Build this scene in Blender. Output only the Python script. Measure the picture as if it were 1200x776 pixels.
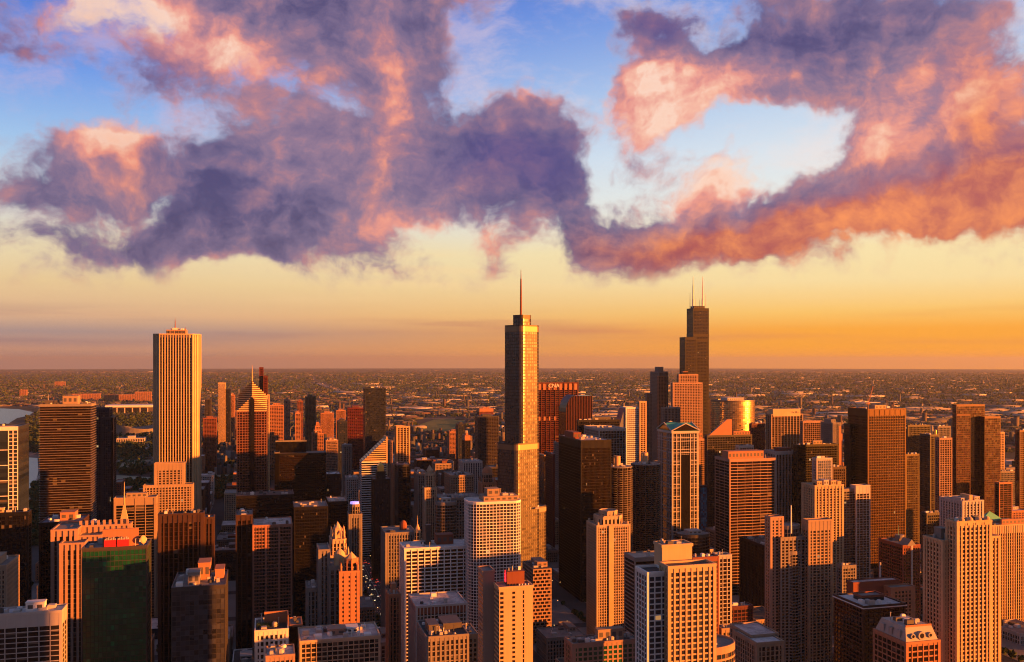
import bpy, math, random
import numpy as np
from mathutils import Vector

for o in list(bpy.data.objects): bpy.data.objects.remove(o)
SC = bpy.context.scene
COL = SC.collection
R = math.radians
rng = random.Random(7)

# ------------------------------------------------------------------ camera
# world: +X west, +Y south, Z up (metres).  The camera stands 310 m up and looks south, turned a little to the west.
HEAD = R(14.8); FPX = 1100.0; CX = 600.0; HY = 422.0; CAMZ = 310.0
cam_d = bpy.data.cameras.new("camera"); cam = bpy.data.objects.new("camera", cam_d); COL.objects.link(cam)
cam.location = (0, 0, CAMZ); cam.rotation_euler = (R(90), 0, -HEAD)
cam_d.sensor_width = 36; cam_d.lens = 36 * FPX / 1200; cam_d.shift_y = (HY - 388) / 1200
cam_d.clip_start = 1; cam_d.clip_end = 250000
SC.camera = cam

# ------------------------------------------------------------------ sun, exposure
SUN_AZ = R(122.0)      # measured from +Y (south) towards +X (west): the sun stands in the north-west
SUN_EL = R(5.0)
sd = Vector((math.sin(SUN_AZ) * math.cos(SUN_EL), math.cos(SUN_AZ) * math.cos(SUN_EL), math.sin(SUN_EL)))
sl = bpy.data.lights.new("sun", 'SUN'); so = bpy.data.objects.new("sun", sl); COL.objects.link(so)
sl.energy = 5.0; sl.angle = R(0.5); sl.color = (1.0, 0.25, 0.025)
so.rotation_euler = sd.to_track_quat('Z', 'Y').to_euler(); so.location = (3000, -2000, 2000)
SC.view_settings.view_transform = 'Standard'; SC.view_settings.look = 'None'
SC.view_settings.exposure = 2.15; SC.view_settings.gamma = 1.0; SC.view_settings.use_curve_mapping = False
SC.render.engine = 'CYCLES'
SC.cycles.use_denoising = True
try: SC.cycles.denoiser = 'OPENIMAGEDENOISE'
except Exception: pass
SC.cycles.max_bounces = 5; SC.cycles.diffuse_bounces = 1; SC.cycles.glossy_bounces = 2
SC.cycles.volume_bounces = 1; SC.cycles.transmission_bounces = 2; SC.cycles.transparent_max_bounces = 6
SC.cycles.sample_clamp_indirect = 4.0
SC.cycles.pixel_filter_type = 'BLACKMAN_HARRIS'; SC.cycles.filter_width = 1.1

# ------------------------------------------------------------------ node helper
class NB:
    """small helper that writes shader maths"""
    def __init__(s, tree): s.t = tree; s.n = tree.nodes; s.l = tree.links
    def new(s, typ, **kw):
        n = s.n.new(typ)
        for k, v in kw.items(): setattr(n, k, v)
        return n
    def put(s, sock, v):
        if isinstance(v, bpy.types.NodeSocket): s.l.new(v, sock)
        elif v is not None: sock.default_value = v
    def m(s, op, a, b=None, c=None, clamp=False):
        n = s.new('ShaderNodeMath', operation=op, use_clamp=clamp)
        s.put(n.inputs[0], a); s.put(n.inputs[1], b); s.put(n.inputs[2], c); return n.outputs[0]
    def v(s, op, a, b=None, c=None):
        n = s.new('ShaderNodeVectorMath', operation=op)
        s.put(n.inputs[0], a)
        if b is not None: s.put(n.inputs[3] if op == 'SCALE' else n.inputs[1], b)
        if c is not None: s.put(n.inputs[2], c)
        return n.outputs['Value'] if op in ('DOT_PRODUCT', 'LENGTH') else n.outputs[0]
    def sep(s, a):
        n = s.new('ShaderNodeSeparateXYZ'); s.put(n.inputs[0], a); return n.outputs
    def comb(s, x, y, z):
        n = s.new('ShaderNodeCombineXYZ'); s.put(n.inputs[0], x); s.put(n.inputs[1], y); s.put(n.inputs[2], z); return n.outputs[0]
    def noise(s, vec, scale, detail=4, rough=.55, dist=0, dim='3D', out=0):
        n = s.new('ShaderNodeTexNoise', noise_dimensions=dim)
        s.put(n.inputs['Vector'], vec); s.put(n.inputs['Scale'], scale); s.put(n.inputs['Detail'], detail)
        s.put(n.inputs['Roughness'], rough); s.put(n.inputs['Distortion'], dist); return n.outputs[out]
    def white(s, vec):
        n = s.new('ShaderNodeTexWhiteNoise', noise_dimensions='3D'); s.put(n.inputs['Vector'], vec); return n.outputs
    def ramp(s, fac, stops, interp='LINEAR'):
        n = s.new('ShaderNodeValToRGB'); cr = n.color_ramp; cr.interpolation = interp
        while len(cr.elements) < len(stops): cr.elements.new(0.5)
        for e, (p, c) in zip(cr.elements, stops): e.position = p; e.color = (*c, 1) if len(c) == 3 else c
        s.put(n.inputs[0], fac); return n.outputs[0]
    def mix(s, fac, a, b, blend='MIX'):
        n = s.new('ShaderNodeMix', data_type='RGBA', blend_type=blend)
        s.put(n.inputs[0], fac); s.put(n.inputs[6], a); s.put(n.inputs[7], b); return n.outputs[2]
    def sstep(s, x, a, b):
        n = s.new('ShaderNodeMapRange', interpolation_type='SMOOTHSTEP')
        s.put(n.inputs[0], x); s.put(n.inputs[1], a); s.put(n.inputs[2], b); return n.outputs[0]

def lin(r, g, b):
    f = lambda c: (c / 255 / 12.92) if c / 255 <= .04045 else ((c / 255 + .055) / 1.055) ** 2.4
    return (f(r), f(g), f(b))
def lin4(r, g, b): return (*lin(r, g, b), 1)

# ------------------------------------------------------------------ sky
def build_world():
    w = bpy.data.worlds.new("World"); SC.world = w; w.use_nodes = True
    t = w.node_tree; t.nodes.clear(); N = NB(t)
    out = N.new('ShaderNodeOutputWorld')
    sky = N.new('ShaderNodeTexSky', sky_type='NISHITA'); sky.sun_disc = False
    sky.sun_elevation = SUN_EL; sky.sun_rotation = SUN_AZ; sky.altitude = 300; sky.air_density = 1.0; sky.dust_density = 1.0; sky.ozone_density = 2.0
    tc = N.new('ShaderNodeTexCoord'); d = tc.outputs['Generated']
    x, y, z = N.sep(N.v('NORMALIZE', d))
    az = N.m('SUBTRACT', N.m('ARCTAN2', x, y), HEAD)            # compass direction, radians from the middle of the town
    el = N.m('ARCSINE', z)                                      # height above the horizon, radians
    P = N.comb(az, el, 0.0)
    def sph(px, py):
        a = math.atan((px - 600) / FPX); e = math.atan((HY - py) / FPX * math.cos(a)); return a, e
    # clear sky: sunset glow low down, blue above
    eld = N.m('MULTIPLY', el, 180 / math.pi / 24.0, clamp=True)
    def rampy(cols): return N.ramp(eld, [(p / 24.0, lin(*c)) for p, c in cols])
    left = rampy([(0, (150,122,122)), (.6, (196,146,122)), (1.6, (172,146,140)), (2.5, (224,178,140)), (4.4, (236,204,152)), (6.3, (238,220,178)), (9, (212,222,224)), (12, (168,204,242)), (16, (112,158,240)), (21, (74,112,222)), (24, (66,98,208))])
    right = rampy([(0, (255,158,50)), (.8, (255,168,54)), (1.8, (255,172,64)), (2.8, (255,200,106)), (4.6, (253,224,162)), (6.5, (253,232,176)), (9, (243,243,232)), (12, (230,240,246)), (15.5, (196,220,248)), (20, (132,172,245)), (24, (100,138,232))])
    fr = N.sstep(N.m('ADD', az, N.m('MULTIPLY', N.m('SUBTRACT', N.noise(P, 3.0, 2), .5), .25)), R(-27), R(20))
    veil = N.mix(fr, left, right)
    skyc = N.v('SCALE', sky.outputs[0], 0.15)
    veil_a = N.ramp(eld, [(0, (1,)*3), (.35, (.95,)*3), (.7, (.82,)*3), (1.0, (.7,)*3)])
    # beyond the sunset side the veil thins out to a tinted rear sky
    back = N.sstep(N.m('ABSOLUTE', az), R(60), R(100))
    va = N.m('MULTIPLY', veil_a, N.m('SUBTRACT', 1.0, N.m('MULTIPLY', back, .85)))
    rear = N.ramp(eld, [(0, lin(112, 104, 128)), (.25, lin(112, 126, 166)), (.6, lin(96, 122, 182)), (1.0, lin(66, 90, 160))])  # unseen rear sky, blued to cool the shaded walls
    skyc = N.mix(.6, skyc, rear)
    base = N.mix(va, skyc, veil)
    # thin streaks near the horizon
    sn = N.noise(N.v('MULTIPLY', P, (2.2, 46.0, 1.0)), 1.0, 4, .55)
    sband = N.m('MULTIPLY', N.sstep(el, R(.5), R(1.4)), N.m('SUBTRACT', 1.0, N.sstep(el, R(2.0), R(3.4))))
    smask = N.m('MULTIPLY', N.sstep(sn, .46, .66), sband)
    streakc = N.mix(fr, lin4(140, 112, 122), lin4(226, 140, 88))
    base = N.mix(N.m('MULTIPLY', smask, .62), base, streakc)
    sn2 = N.noise(N.v('MULTIPLY', N.v('ADD', P, (3., 1., 0.)), (3.0, 30.0, 1.0)), 1.0, 5, .6)
    sb2 = N.m('MULTIPLY', N.sstep(el, R(2.5), R(4.0)), N.m('SUBTRACT', 1.0, N.sstep(el, R(6), R(8))))
    base = N.mix(N.m('MULTIPLY', N.m('MULTIPLY', N.sstep(sn2, .5, .75), sb2), .4), base, lin4(255, 214, 158))
    # a thin high veil of cirrus
    ci = N.noise(N.v('MULTIPLY', N.v('ADD', P, N.v('SCALE', N.v('SUBTRACT', N.noise(P, 4.0, 4, .6, dim='2D', out=1), (.5, .5, .5)), .06)), (1.0, 2.2, 1.0)), 7.0, 8, .66, dim='2D')
    cim = N.m('MULTIPLY', N.sstep(ci, .44, .72), N.sstep(el, R(6), R(11)))
    base = N.mix(N.m('MULTIPLY', cim, .42), base, N.mix(fr, lin4(222, 186, 206), lin4(252, 226, 214)))
    # clouds: banks of cloud at their own compass bearing and height, broken up by noise
    wl = N.noise(P, 5.0, 5, .6, dim='2D', out=1)
    warp = N.v('SCALE', N.v('SUBTRACT', wl, (.5, .5, .5)), .17)
    warp = N.v('MULTIPLY', warp, (1.0, .8, 0.0))
    Q = N.v('ADD', P, warp); QN = N.v('ADD', P, N.v('SCALE', warp, .42))
    def blobs(src, lst):
        acc = None
        for (bx, by, sx, sy, amp) in lst:
            a, e = sph(bx, by)
            q = N.v('MULTIPLY', N.v('SUBTRACT', src, (a, e, 0)), (FPX / sx, FPX / sy, 0))
            g = N.m('POWER', .3679, N.v('DOT_PRODUCT', q, q))
            acc = N.m('MULTIPLY', g, amp) if acc is None else N.m('MULTIPLY_ADD', g, amp, acc)
        return acc
    D = blobs(Q, CLOUD)
    def vor(src, scale, det):
        n = N.new('ShaderNodeTexVoronoi', voronoi_dimensions='2D', feature='F1', normalize=True)
        N.put(n.inputs['Vector'], src); n.inputs['Scale'].default_value = scale; n.inputs['Detail'].default_value = det; n.inputs['Roughness'].default_value = .55
        n.inputs['Lacunarity'].default_value = 2.1
        return N.m('SUBTRACT', .5, n.outputs['Distance'])
    S1, S2 = (1., 1.35, 1.), (1., 1.2, 1.)
    q1 = N.v('MULTIPLY', QN, S1); off = (R(1.6), R(-1.0), 0.0); q2 = N.v('MULTIPLY', N.v('ADD', QN, off), S1)
    fa, fb = N.noise(q1, 8.0, 8, .6, dim='2D'), N.noise(q2, 8.0, 5, .6, dim='2D')
    va_, vb_ = vor(q1, 19.0, 2.5), vor(q2, 19.0, 2.5)
    off2 = (R(.55), R(-.45), 0.0); q3 = N.v('MULTIPLY', QN, S2); q4 = N.v('MULTIPLY', N.v('ADD', QN, off2), S2)
    fa3, fb3 = N.noise(q3, 38.0, 6, .62, dim='2D'), N.noise(q4, 38.0, 4, .62, dim='2D')
    dens = N.m('ADD', D, N.m('MULTIPLY', N.m('SUBTRACT', fa, .5), 2.4))
    dens = N.m('ADD', dens, N.m('MULTIPLY', va_, 1.0))
    dens = N.m('ADD', dens, N.m('MULTIPLY', N.m('SUBTRACT', fa3, .5), 1.1))
    genw = N.m('MULTIPLY', N.m('ADD', N.m('MULTIPLY', N.sstep(N.m('ABSOLUTE', az), R(34), R(50)), .35), N.sstep(el, R(22), R(34)), clamp=True), N.sstep(el, R(5), R(10)))  # unseen cloud cover, thickened overhead to dim the ambient light
    dens = N.m('ADD', dens, N.m('MULTIPLY', genw, 1.1))
    mask = N.sstep(dens, .2, 1.25)
    core = N.sstep(dens, .5, 1.7)
    shade = N.m('ADD', N.m('MULTIPLY', N.m('SUBTRACT', fa, fb), .62), N.m('MULTIPLY', N.m('SUBTRACT', va_, vb_), .34))
    shade = N.m('ADD', shade, N.m('MULTIPLY', N.m('SUBTRACT', fa3, fb3), .4))
    mask = N.m('MULTIPLY', mask, N.sstep(el, R(3.6), R(5.6)))
    W = N.m('ADD', blobs(Q, WARM), shade)
    W = N.m('SUBTRACT', W, N.m('MULTIPLY', core, .15))
    cc = N.ramp(N.m('ADD', W, .41, clamp=True), [(0, lin(78, 72, 112)), (.12, lin(96, 86, 124)), (.26, lin(120, 104, 138)), (.44, lin(148, 120, 146)), (.58, lin(180, 130, 144)), (.76, lin(238, 156, 142)), (.9, lin(250, 190, 166)), (1, lin(255, 216, 194))])
    ORG = N.m('ADD', blobs(Q, GLOW), N.m('MULTIPLY', shade, .7), clamp=True)
    cc = N.mix(N.m('MULTIPLY', ORG, .8, clamp=True), cc, N.mix(N.sstep(shade, -.22, .3), lin4(190, 82, 66), lin4(255, 146, 70)))
    BLU = N.m('ADD', blobs(Q, COOL), N.m('MULTIPLY', shade, -.3), clamp=True)
    cc = N.mix(N.m('MULTIPLY', BLU, .75, clamp=True), cc, lin4(76, 66, 134))
    cc = N.mix(N.m('MULTIPLY', genw, 1.6, clamp=True), cc, N.mix(N.sstep(fa, .35, .65), lin4(74, 82, 112), lin4(112, 120, 146)))  # the out-of-view cloud is tinted blue-grey to cool the shade
    rim = N.mix(fr, lin4(214, 178, 178), lin4(252, 214, 186))
    cc = N.mix(N.m('MULTIPLY', N.m('SUBTRACT', 1.0, N.sstep(dens, .4, 1.0)), .42), cc, rim)
    final = N.mix(N.m('MULTIPLY', mask, .97), base, cc)
    # under the horizon: dull ground tone
    final = N.mix(N.sstep(z, -.06, -.02), lin4(70, 50, 46), final)
    bg = N.new('ShaderNodeBackground'); N.put(bg.inputs[0], final); bg.inputs[1].default_value = SKY_GAIN
    t.links.new(bg.outputs[0], out.inputs[0])
    w.cycles.sampling_method = 'MANUAL'; w.cycles.sample_map_resolution = 512

SKY_GAIN = 0.225
CLOUD = [(330,5,120,50,1.35),(430,40,95,60,1.3),(448,125,52,75,1.2),(525,12,50,34,1.0),
  (300,235,100,48,1.35),(400,250,120,50,1.4),(230,272,75,26,1.05),(475,205,80,55,1.2),(560,200,85,46,1.25),(608,140,36,50,1.25),(640,225,60,52,1.3),(352,165,75,55,1.15),(690,280,60,34,1.35),(330,300,120,14,.6),
  (75,205,85,28,1.2),(150,188,50,32,1.2),(15,235,80,24,1.0),(60,288,120,18,.95),(190,265,70,20,.75),
  (140,10,110,36,.62),(265,30,80,42,.7),(200,80,130,26,.4),(20,45,90,40,.5),(205,118,60,26,.42),
  (735,108,70,54,1.7),(850,100,85,36,1.35),(905,108,60,34,1.0),(770,10,65,30,1.2),(790,75,60,30,.6),(985,50,95,60,1.15),(1110,80,120,90,1.3),(1150,180,110,60,1.35),(1085,225,95,36,1.5),(965,256,105,26,1.4),(855,270,85,30,1.45),(765,275,85,32,1.4),(1195,230,90,26,1.1),
  (848,212,34,26,.9),(1010,185,50,50,.55),
  (900,182,85,30,-.75),(590,70,50,56,-1.0),(215,150,46,26,-.55),(60,125,80,26,-.7),(655,90,36,44,-.7),(688,195,18,34,-.6),(545,282,45,18,-.5),(130,246,50,10,-.5)]
WARM = [(150,178,60,22,.65),(100,190,60,24,.25),(170,15,80,30,.5),(295,75,55,32,.5),(445,120,40,95,.42),(520,215,40,34,.22),(350,175,50,50,.2),(380,225,60,30,.12),(740,145,75,32,.5),(735,85,55,40,.6),(850,105,80,36,.5),(1110,150,110,60,.35),(1185,110,60,60,.38),(850,215,50,22,.7),(1030,200,50,34,.4),(560,285,60,18,.35),(480,268,60,22,.3),(160,45,90,40,.4),(1000,262,160,26,.25),(290,240,110,36,-.14),(600,190,80,50,-.12),(960,60,80,40,-.14),(608,115,24,24,.3)]
GLOW = [(1195,120,60,70,.5),(1150,252,110,26,1.15),(1000,276,130,24,1.1),(860,278,110,28,.8),(740,288,80,28,.55),(1195,200,60,50,.5),(1080,220,80,40,.25),(445,130,40,90,.15),(150,190,50,24,.3)]
COOL = [(580,185,90,40,.6),(760,10,80,30,.85),(30,50,90,45,.6),(960,50,90,50,.3),(620,200,50,50,.4),(280,235,90,40,.22),(200,95,60,35,.5)]
HAZE_DENSITY = 1.4e-5
SHADOW_TOWERS = [(420,238,30,30,247),(312,217,52,50,223),(712,668,44,40,127),(716,570,34,34,167),(1030,960,44,40,105),(1220,1120,50,40,95),(880,800,36,36,110)]  # added towers out of view, placed for the shadows they cast
build_world()

# ------------------------------------------------------------------ from the photograph's pixels to metres
def ang(px): return HEAD + math.atan((px - CX) / FPX)
def XA(px, Y): return Y * math.tan(ang(px))
def DEP(X, Y): return Y * math.cos(HEAD) + X * math.sin(HEAD)
def ZA(py, X, Y): return CAMZ - (py - HY) / FPX * DEP(X, Y)
def PX(X, Y): return CX + FPX * math.tan(math.atan2(X, Y) - HEAD)
def PY(X, Y, Z): return HY + FPX * (CAMZ - Z) / DEP(X, Y)
def GP(px, py):
    d = CAMZ * FPX / (py - HY); a = ang(px); r = d / math.cos(a - HEAD)
    return r * math.sin(a), r * math.cos(a)
def gz(x, y):                                  # the earth's curve, flat near the town
    r = math.hypot(x, y); return -max(0.0, r - 3000.0) ** 2 / (2 * 7.4e6)

# ------------------------------------------------------------------ materials
MATS = {}
def matbase(name):
    m = bpy.data.materials.new(name); m.use_nodes = True
    N = NB(m.node_tree); b = m.node_tree.nodes['Principled BSDF']
    return m, N, b
def wall(name, col, rough=.85, var=.22, scale=.06, metal=0.0, streak=.25):
    if name in MATS: return MATS[name]
    m, N, b = matbase(name)
    p = N.new('ShaderNodeNewGeometry').outputs['Position']
    oi = N.new('ShaderNodeObjectInfo').outputs['Random']
    n1 = N.noise(p, scale, 5, .6); n2 = N.noise(N.v('MULTIPLY', p, (1.1, 1.1, .03)), .9, 3, .6)
    f = N.m('ADD', N.m('MULTIPLY', N.m('SUBTRACT', n1, .5), var * 2.2), N.m('MULTIPLY', N.m('SUBTRACT', n2, .5), streak))
    f = N.m('ADD', N.m('ADD', f, 1.0), N.m('MULTIPLY', N.m('SUBTRACT', oi, .5), .12))
    c = N.v('SCALE', col, f)
    N.put(b.inputs['Base Color'], c); b.inputs['Roughness'].default_value = rough; b.inputs['Metallic'].default_value = metal
    b.inputs['Specular IOR Level'].default_value = .3
    MATS[name] = m; return m
def glass(name, col, rough=.12, ior=1.5, lit=.0018, blind=.12, metal=0.0, blindc=(.09, .075, .06), jit=.016, var=.8):
    """window glass: every pane (one unit of UV) has its own tint, tilt, blind and, now and then, a lamp behind it"""
    if name in MATS: return MATS[name]
    m, N, b = matbase(name)
    uv = N.new('ShaderNodeUVMap').outputs[0]
    oi = N.new('ShaderNodeObjectInfo').outputs['Random']
    u, v, _ = N.sep(uv)
    cell = N.comb(N.m('FLOOR', u), N.m('FLOOR', v), N.m('MULTIPLY', oi, 733.0))
    val, colr = N.white(cell)[0], N.white(cell)[1]
    r1, r2, r3 = N.sep(colr)
    pos = N.new('ShaderNodeNewGeometry').outputs['Position']
    big = N.noise(pos, .035, 3, .6)
    f = N.m('ADD', 1 - var * .6, N.m('MULTIPLY', N.m('MULTIPLY', r1, N.m('ADD', big, .5)), var * 1.2))
    c = N.v('SCALE', col, f)
    bl = N.m('MULTIPLY', N.m('GREATER_THAN', r2, 1 - blind), N.m('GREATER_THAN', N.m('FRACT', v), r3))
    c = N.mix(bl, c, (*blindc, 1))
    N.put(b.inputs['Base Color'], c)
    N.put(b.inputs['Roughness'], N.m('ADD', rough, N.m('MULTIPLY', r3, .08)))
    b.inputs['IOR'].default_value = ior; b.inputs['Metallic'].default_value = metal
    nrm = N.new('ShaderNodeNewGeometry').outputs['Normal']
    wob = N.v('SCALE', N.v('SUBTRACT', N.noise(pos, .12, 2, .5, out=1), (.5, .5, .5)), jit * 1.2)
    j = N.v('SCALE', N.v('SUBTRACT', colr, (.5, .5, .5)), jit)
    N.put(b.inputs['Normal'], N.v('NORMALIZE', N.v('ADD', N.v('ADD', nrm, j), wob)))
    if lit > 0:
        val2 = N.white(N.v('ADD', cell, (17.3, 5.1, 2.2)))[0]
        on = N.m('GREATER_THAN', val2, 1 - lit * .5)
        N.put(b.inputs['Emission Color'], N.mix(r1, (1, .45, .13, 1), (1, .66, .32, 1)))
        N.put(b.inputs['Emission Strength'], N.m('MULTIPLY', on, N.m('ADD', .04, N.m('MULTIPLY', r2, .12))))
    MATS[name] = m; return m
def roofm(name, col, var=.5):
    if name in MATS: return MATS[name]
    m, N, b = matbase(name)
    p = N.new('ShaderNodeNewGeometry').outputs['Position']
    n1 = N.noise(p, .11, 6, .65); n2 = N.noise(p, .7, 3, .5)
    f = N.m('ADD', 1.0, N.m('ADD', N.m('MULTIPLY', N.m('SUBTRACT', n1, .5), var * 3), N.m('MULTIPLY', N.m('SUBTRACT', n2, .5), var)))
    N.put(b.inputs['Base Color'], N.v('SCALE', col, f)); b.inputs['Roughness'].default_value = .9
    MATS[name] = m; return m
def emit(name, col, s):
    if name in MATS: return MATS[name]
    m, N, b = matbase(name); b.inputs['Base Color'].default_value = (*col, 1)
    b.inputs['Emission Color'].default_value = (*col, 1); b.inputs['Emission Strength'].default_value = s
    MATS[name] = m; return m

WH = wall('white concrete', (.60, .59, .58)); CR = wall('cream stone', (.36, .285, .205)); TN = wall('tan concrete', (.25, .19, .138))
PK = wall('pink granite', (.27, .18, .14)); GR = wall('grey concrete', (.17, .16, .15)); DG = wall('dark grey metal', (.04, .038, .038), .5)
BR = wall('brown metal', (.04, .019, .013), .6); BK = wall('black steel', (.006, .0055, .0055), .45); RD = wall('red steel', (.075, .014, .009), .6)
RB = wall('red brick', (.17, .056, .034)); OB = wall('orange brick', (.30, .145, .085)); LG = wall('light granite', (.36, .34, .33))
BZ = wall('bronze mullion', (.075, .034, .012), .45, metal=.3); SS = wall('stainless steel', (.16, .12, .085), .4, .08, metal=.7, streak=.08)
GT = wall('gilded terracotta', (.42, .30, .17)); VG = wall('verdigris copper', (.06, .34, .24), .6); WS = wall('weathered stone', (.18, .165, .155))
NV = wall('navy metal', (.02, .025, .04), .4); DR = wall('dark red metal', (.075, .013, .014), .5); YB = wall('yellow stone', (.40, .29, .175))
GLK = glass('black glass', (.006, .006, .008), rough=.07, lit=.0012, blind=.04); GLB = glass('blue glass', (.014, .022, .036), lit=.004)
GLG = glass('green glass', (.005, .06, .026), rough=.2, ior=1.6, lit=.0005, var=.6, blind=.04, blindc=(.012, .16, .07)); GLN = glass('brown glass', (.012, .007, .0045), rough=.08, lit=.0014, blind=.05)
GLR = glass('red tinted glass', (.02, .004, .004), blind=.02, lit=.002); GLZ = glass('bronze glass', (.022, .010, .004), blind=.03, ior=1.6, rough=.14, lit=.003)
GLM = glass('mirror glass', (.085, .082, .088), rough=.26, metal=.7, lit=.001, blind=.03, jit=.03, var=.35)
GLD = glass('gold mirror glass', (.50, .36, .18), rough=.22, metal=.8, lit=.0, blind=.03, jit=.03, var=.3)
GLW = glass('dark flat window', (.014, .012, .012), lit=.006, blind=.25)
GLU = glass('dark mosaic glass', (.028, .031, .040), lit=.0006, var=1.1, blind=.35, blindc=(.035, .036, .042), jit=.08)
RF = roofm('gravel roof', (.16, .15, .145)); RFD = roofm('dark tar roof', (.045, .042, .042)); RFW = roofm('pale membrane roof', (.5, .48, .48)); RFP = roofm('stained pale roof', (.4, .34, .33), .9)
MT = wall('roof machinery', (.34, .33, .32), .6); MTD = wall('dark roof machinery', (.07, .066, .065), .6)

# ------------------------------------------------------------------ mesh builder
class MB:
    def __init__(s): s.v = []; s.f = []; s.uv = []
    def face(s, idx, uv=None):
        s.f.append(idx); s.uv.extend(uv if uv else [(0., 0.)] * len(idx))
    def hexa(s, P):                             # 8 points, bottom ring counter-clockwise then top ring
        b = len(s.v); s.v.extend(P)
        for q in ((3, 2, 1, 0), (4, 5, 6, 7), (0, 1, 5, 4), (1, 2, 6, 5), (2, 3, 7, 6), (3, 0, 4, 7)): s.face([b + i for i in q])
    def box(s, x0, x1, y0, y1, z0, z1):
        s.hexa([(x0, y0, z0), (x1, y0, z0), (x1, y1, z0), (x0, y1, z0), (x0, y0, z1), (x1, y0, z1), (x1, y1, z1), (x0, y1, z1)])
    def obox(s, p, t, n, a0, a1, d0, d1, z0, z1):
        q = [(p[0] + t[0] * a + n[0] * d, p[1] + t[1] * a + n[1] * d) for a, d in ((a0, d1), (a1, d1), (a1, d0), (a0, d0))]
        s.hexa([(*c, z0) for c in q] + [(*c, z1) for c in q])
    def loft(s, A, za, B, zb, cap0=True, cap1=True, uvs=None):
        b = len(s.v); n = len(A)
        s.v.extend([(*p, za) for p in A]); s.v.extend([(*p, zb) for p in B])
        for i in range(n):
            j = (i + 1) % n; s.face([b + i, b + j, b + n + j, b + n + i], uvs[i] if uvs else None)
        if cap0: s.face([b + i for i in reversed(range(n))])
        if cap1: s.face([b + n + i for i in range(n)])
    def prism(s, A, za, zb, **k): s.loft(A, za, A, zb, **k)
    def cone(s, A, za, apex):
        b = len(s.v); n = len(A); s.v.extend([(*p, za) for p in A]); s.v.append(apex)
        for i in range(n): s.face([b + i, b + (i + 1) % n, b + n])
        s.face([b + i for i in reversed(range(n))])
    def rod(s, x, y, z0, z1, r0, r1=None, n=8):
        r1 = r0 if r1 is None else r1; s.loft(ngon(x, y, r0, n), z0, ngon(x, y, r1, n), z1)
    def dome(s, x, y, z, r, h, n=16, k=6):
        for i in range(k):
            a, c = math.pi / 2 * i / k, math.pi / 2 * (i + 1) / k
            s.loft(ngon(x, y, r * math.cos(a), n), z + h * math.sin(a), ngon(x, y, max(.02, r * math.cos(c)), n), z + h * math.sin(c), cap0=(i == 0), cap1=(i == k - 1))
    def build(s, name, mat, parent=None, smooth=False):
        me = bpy.data.meshes.new(name); me.from_pydata(s.v, [], s.f); me.update()
        uvl = me.uv_layers.new(name="UVMap"); uvl.data.foreach_set("uv", np.array(s.uv, dtype=np.float32).ravel())
        for m in (mat if isinstance(mat, (list, tuple)) else [mat]): me.materials.append(m)
        if smooth: me.polygons.foreach_set("use_smooth", [True] * len(me.polygons))
        o = bpy.data.objects.new(name, me); COL.objects.link(o)
        if parent: o.parent = parent
        return o
def ngon(x, y, r, n, rot=0.0, sy=1.0): return [(x + r * math.cos(rot + 2 * math.pi * i / n), y + sy * r * math.sin(rot + 2 * math.pi * i / n)) for i in range(n)]
def rect(x0, x1, y0, y1): return [(x0, y0), (x1, y0), (x1, y1), (x0, y1)]
def rrect(x0, x1, y0, y1, r, k=6):
    P = []
    for cx, cy, a in ((x1 - r, y0 + r, -90), (x1 - r, y1 - r, 0), (x0 + r, y1 - r, 90), (x0 + r, y0 + r, 180)):
        for i in range(k + 1):
            t = R(a + 90 * i / k); P.append((cx + r * math.cos(t), cy + r * math.sin(t)))
    return P
def chamf(x0, x1, y0, y1, c): return [(x0 + c, y0), (x1 - c, y0), (x1, y0 + c), (x1, y1 - c), (x1 - c, y1), (x0 + c, y1), (x0, y1 - c), (x0, y0 + c)]
def offs(P, d):
    n = len(P); out = []
    for i in range(n):
        a, b, c = P[i - 1], P[i], P[(i + 1) % n]
        def nrm(p, q):
            dx, dy = q[0] - p[0], q[1] - p[1]; l = math.hypot(dx, dy) or 1; return dy / l, -dx / l
        n1, n2 = nrm(a, b), nrm(b, c); k = 1 + n1[0] * n2[0] + n1[1] * n2[1]; k = max(k, .3)
        out.append((b[0] + d * (n1[0] + n2[0]) / k, b[1] + d * (n1[1] + n2[1]) / k))
    return out

def tag(o, label=None, cat=None, group=None, kind=None):
    if label: o['label'] = label
    if cat: o['category'] = cat
    if group: o['group'] = group
    if kind: o['kind'] = kind
    return o
def thing(name, label, cat, loc=(0, 0, 0), group=None):
    o = bpy.data.objects.new(name, None); COL.objects.link(o); o.location = loc; o.empty_display_size = 5
    return tag(o, label, cat, group)

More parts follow.
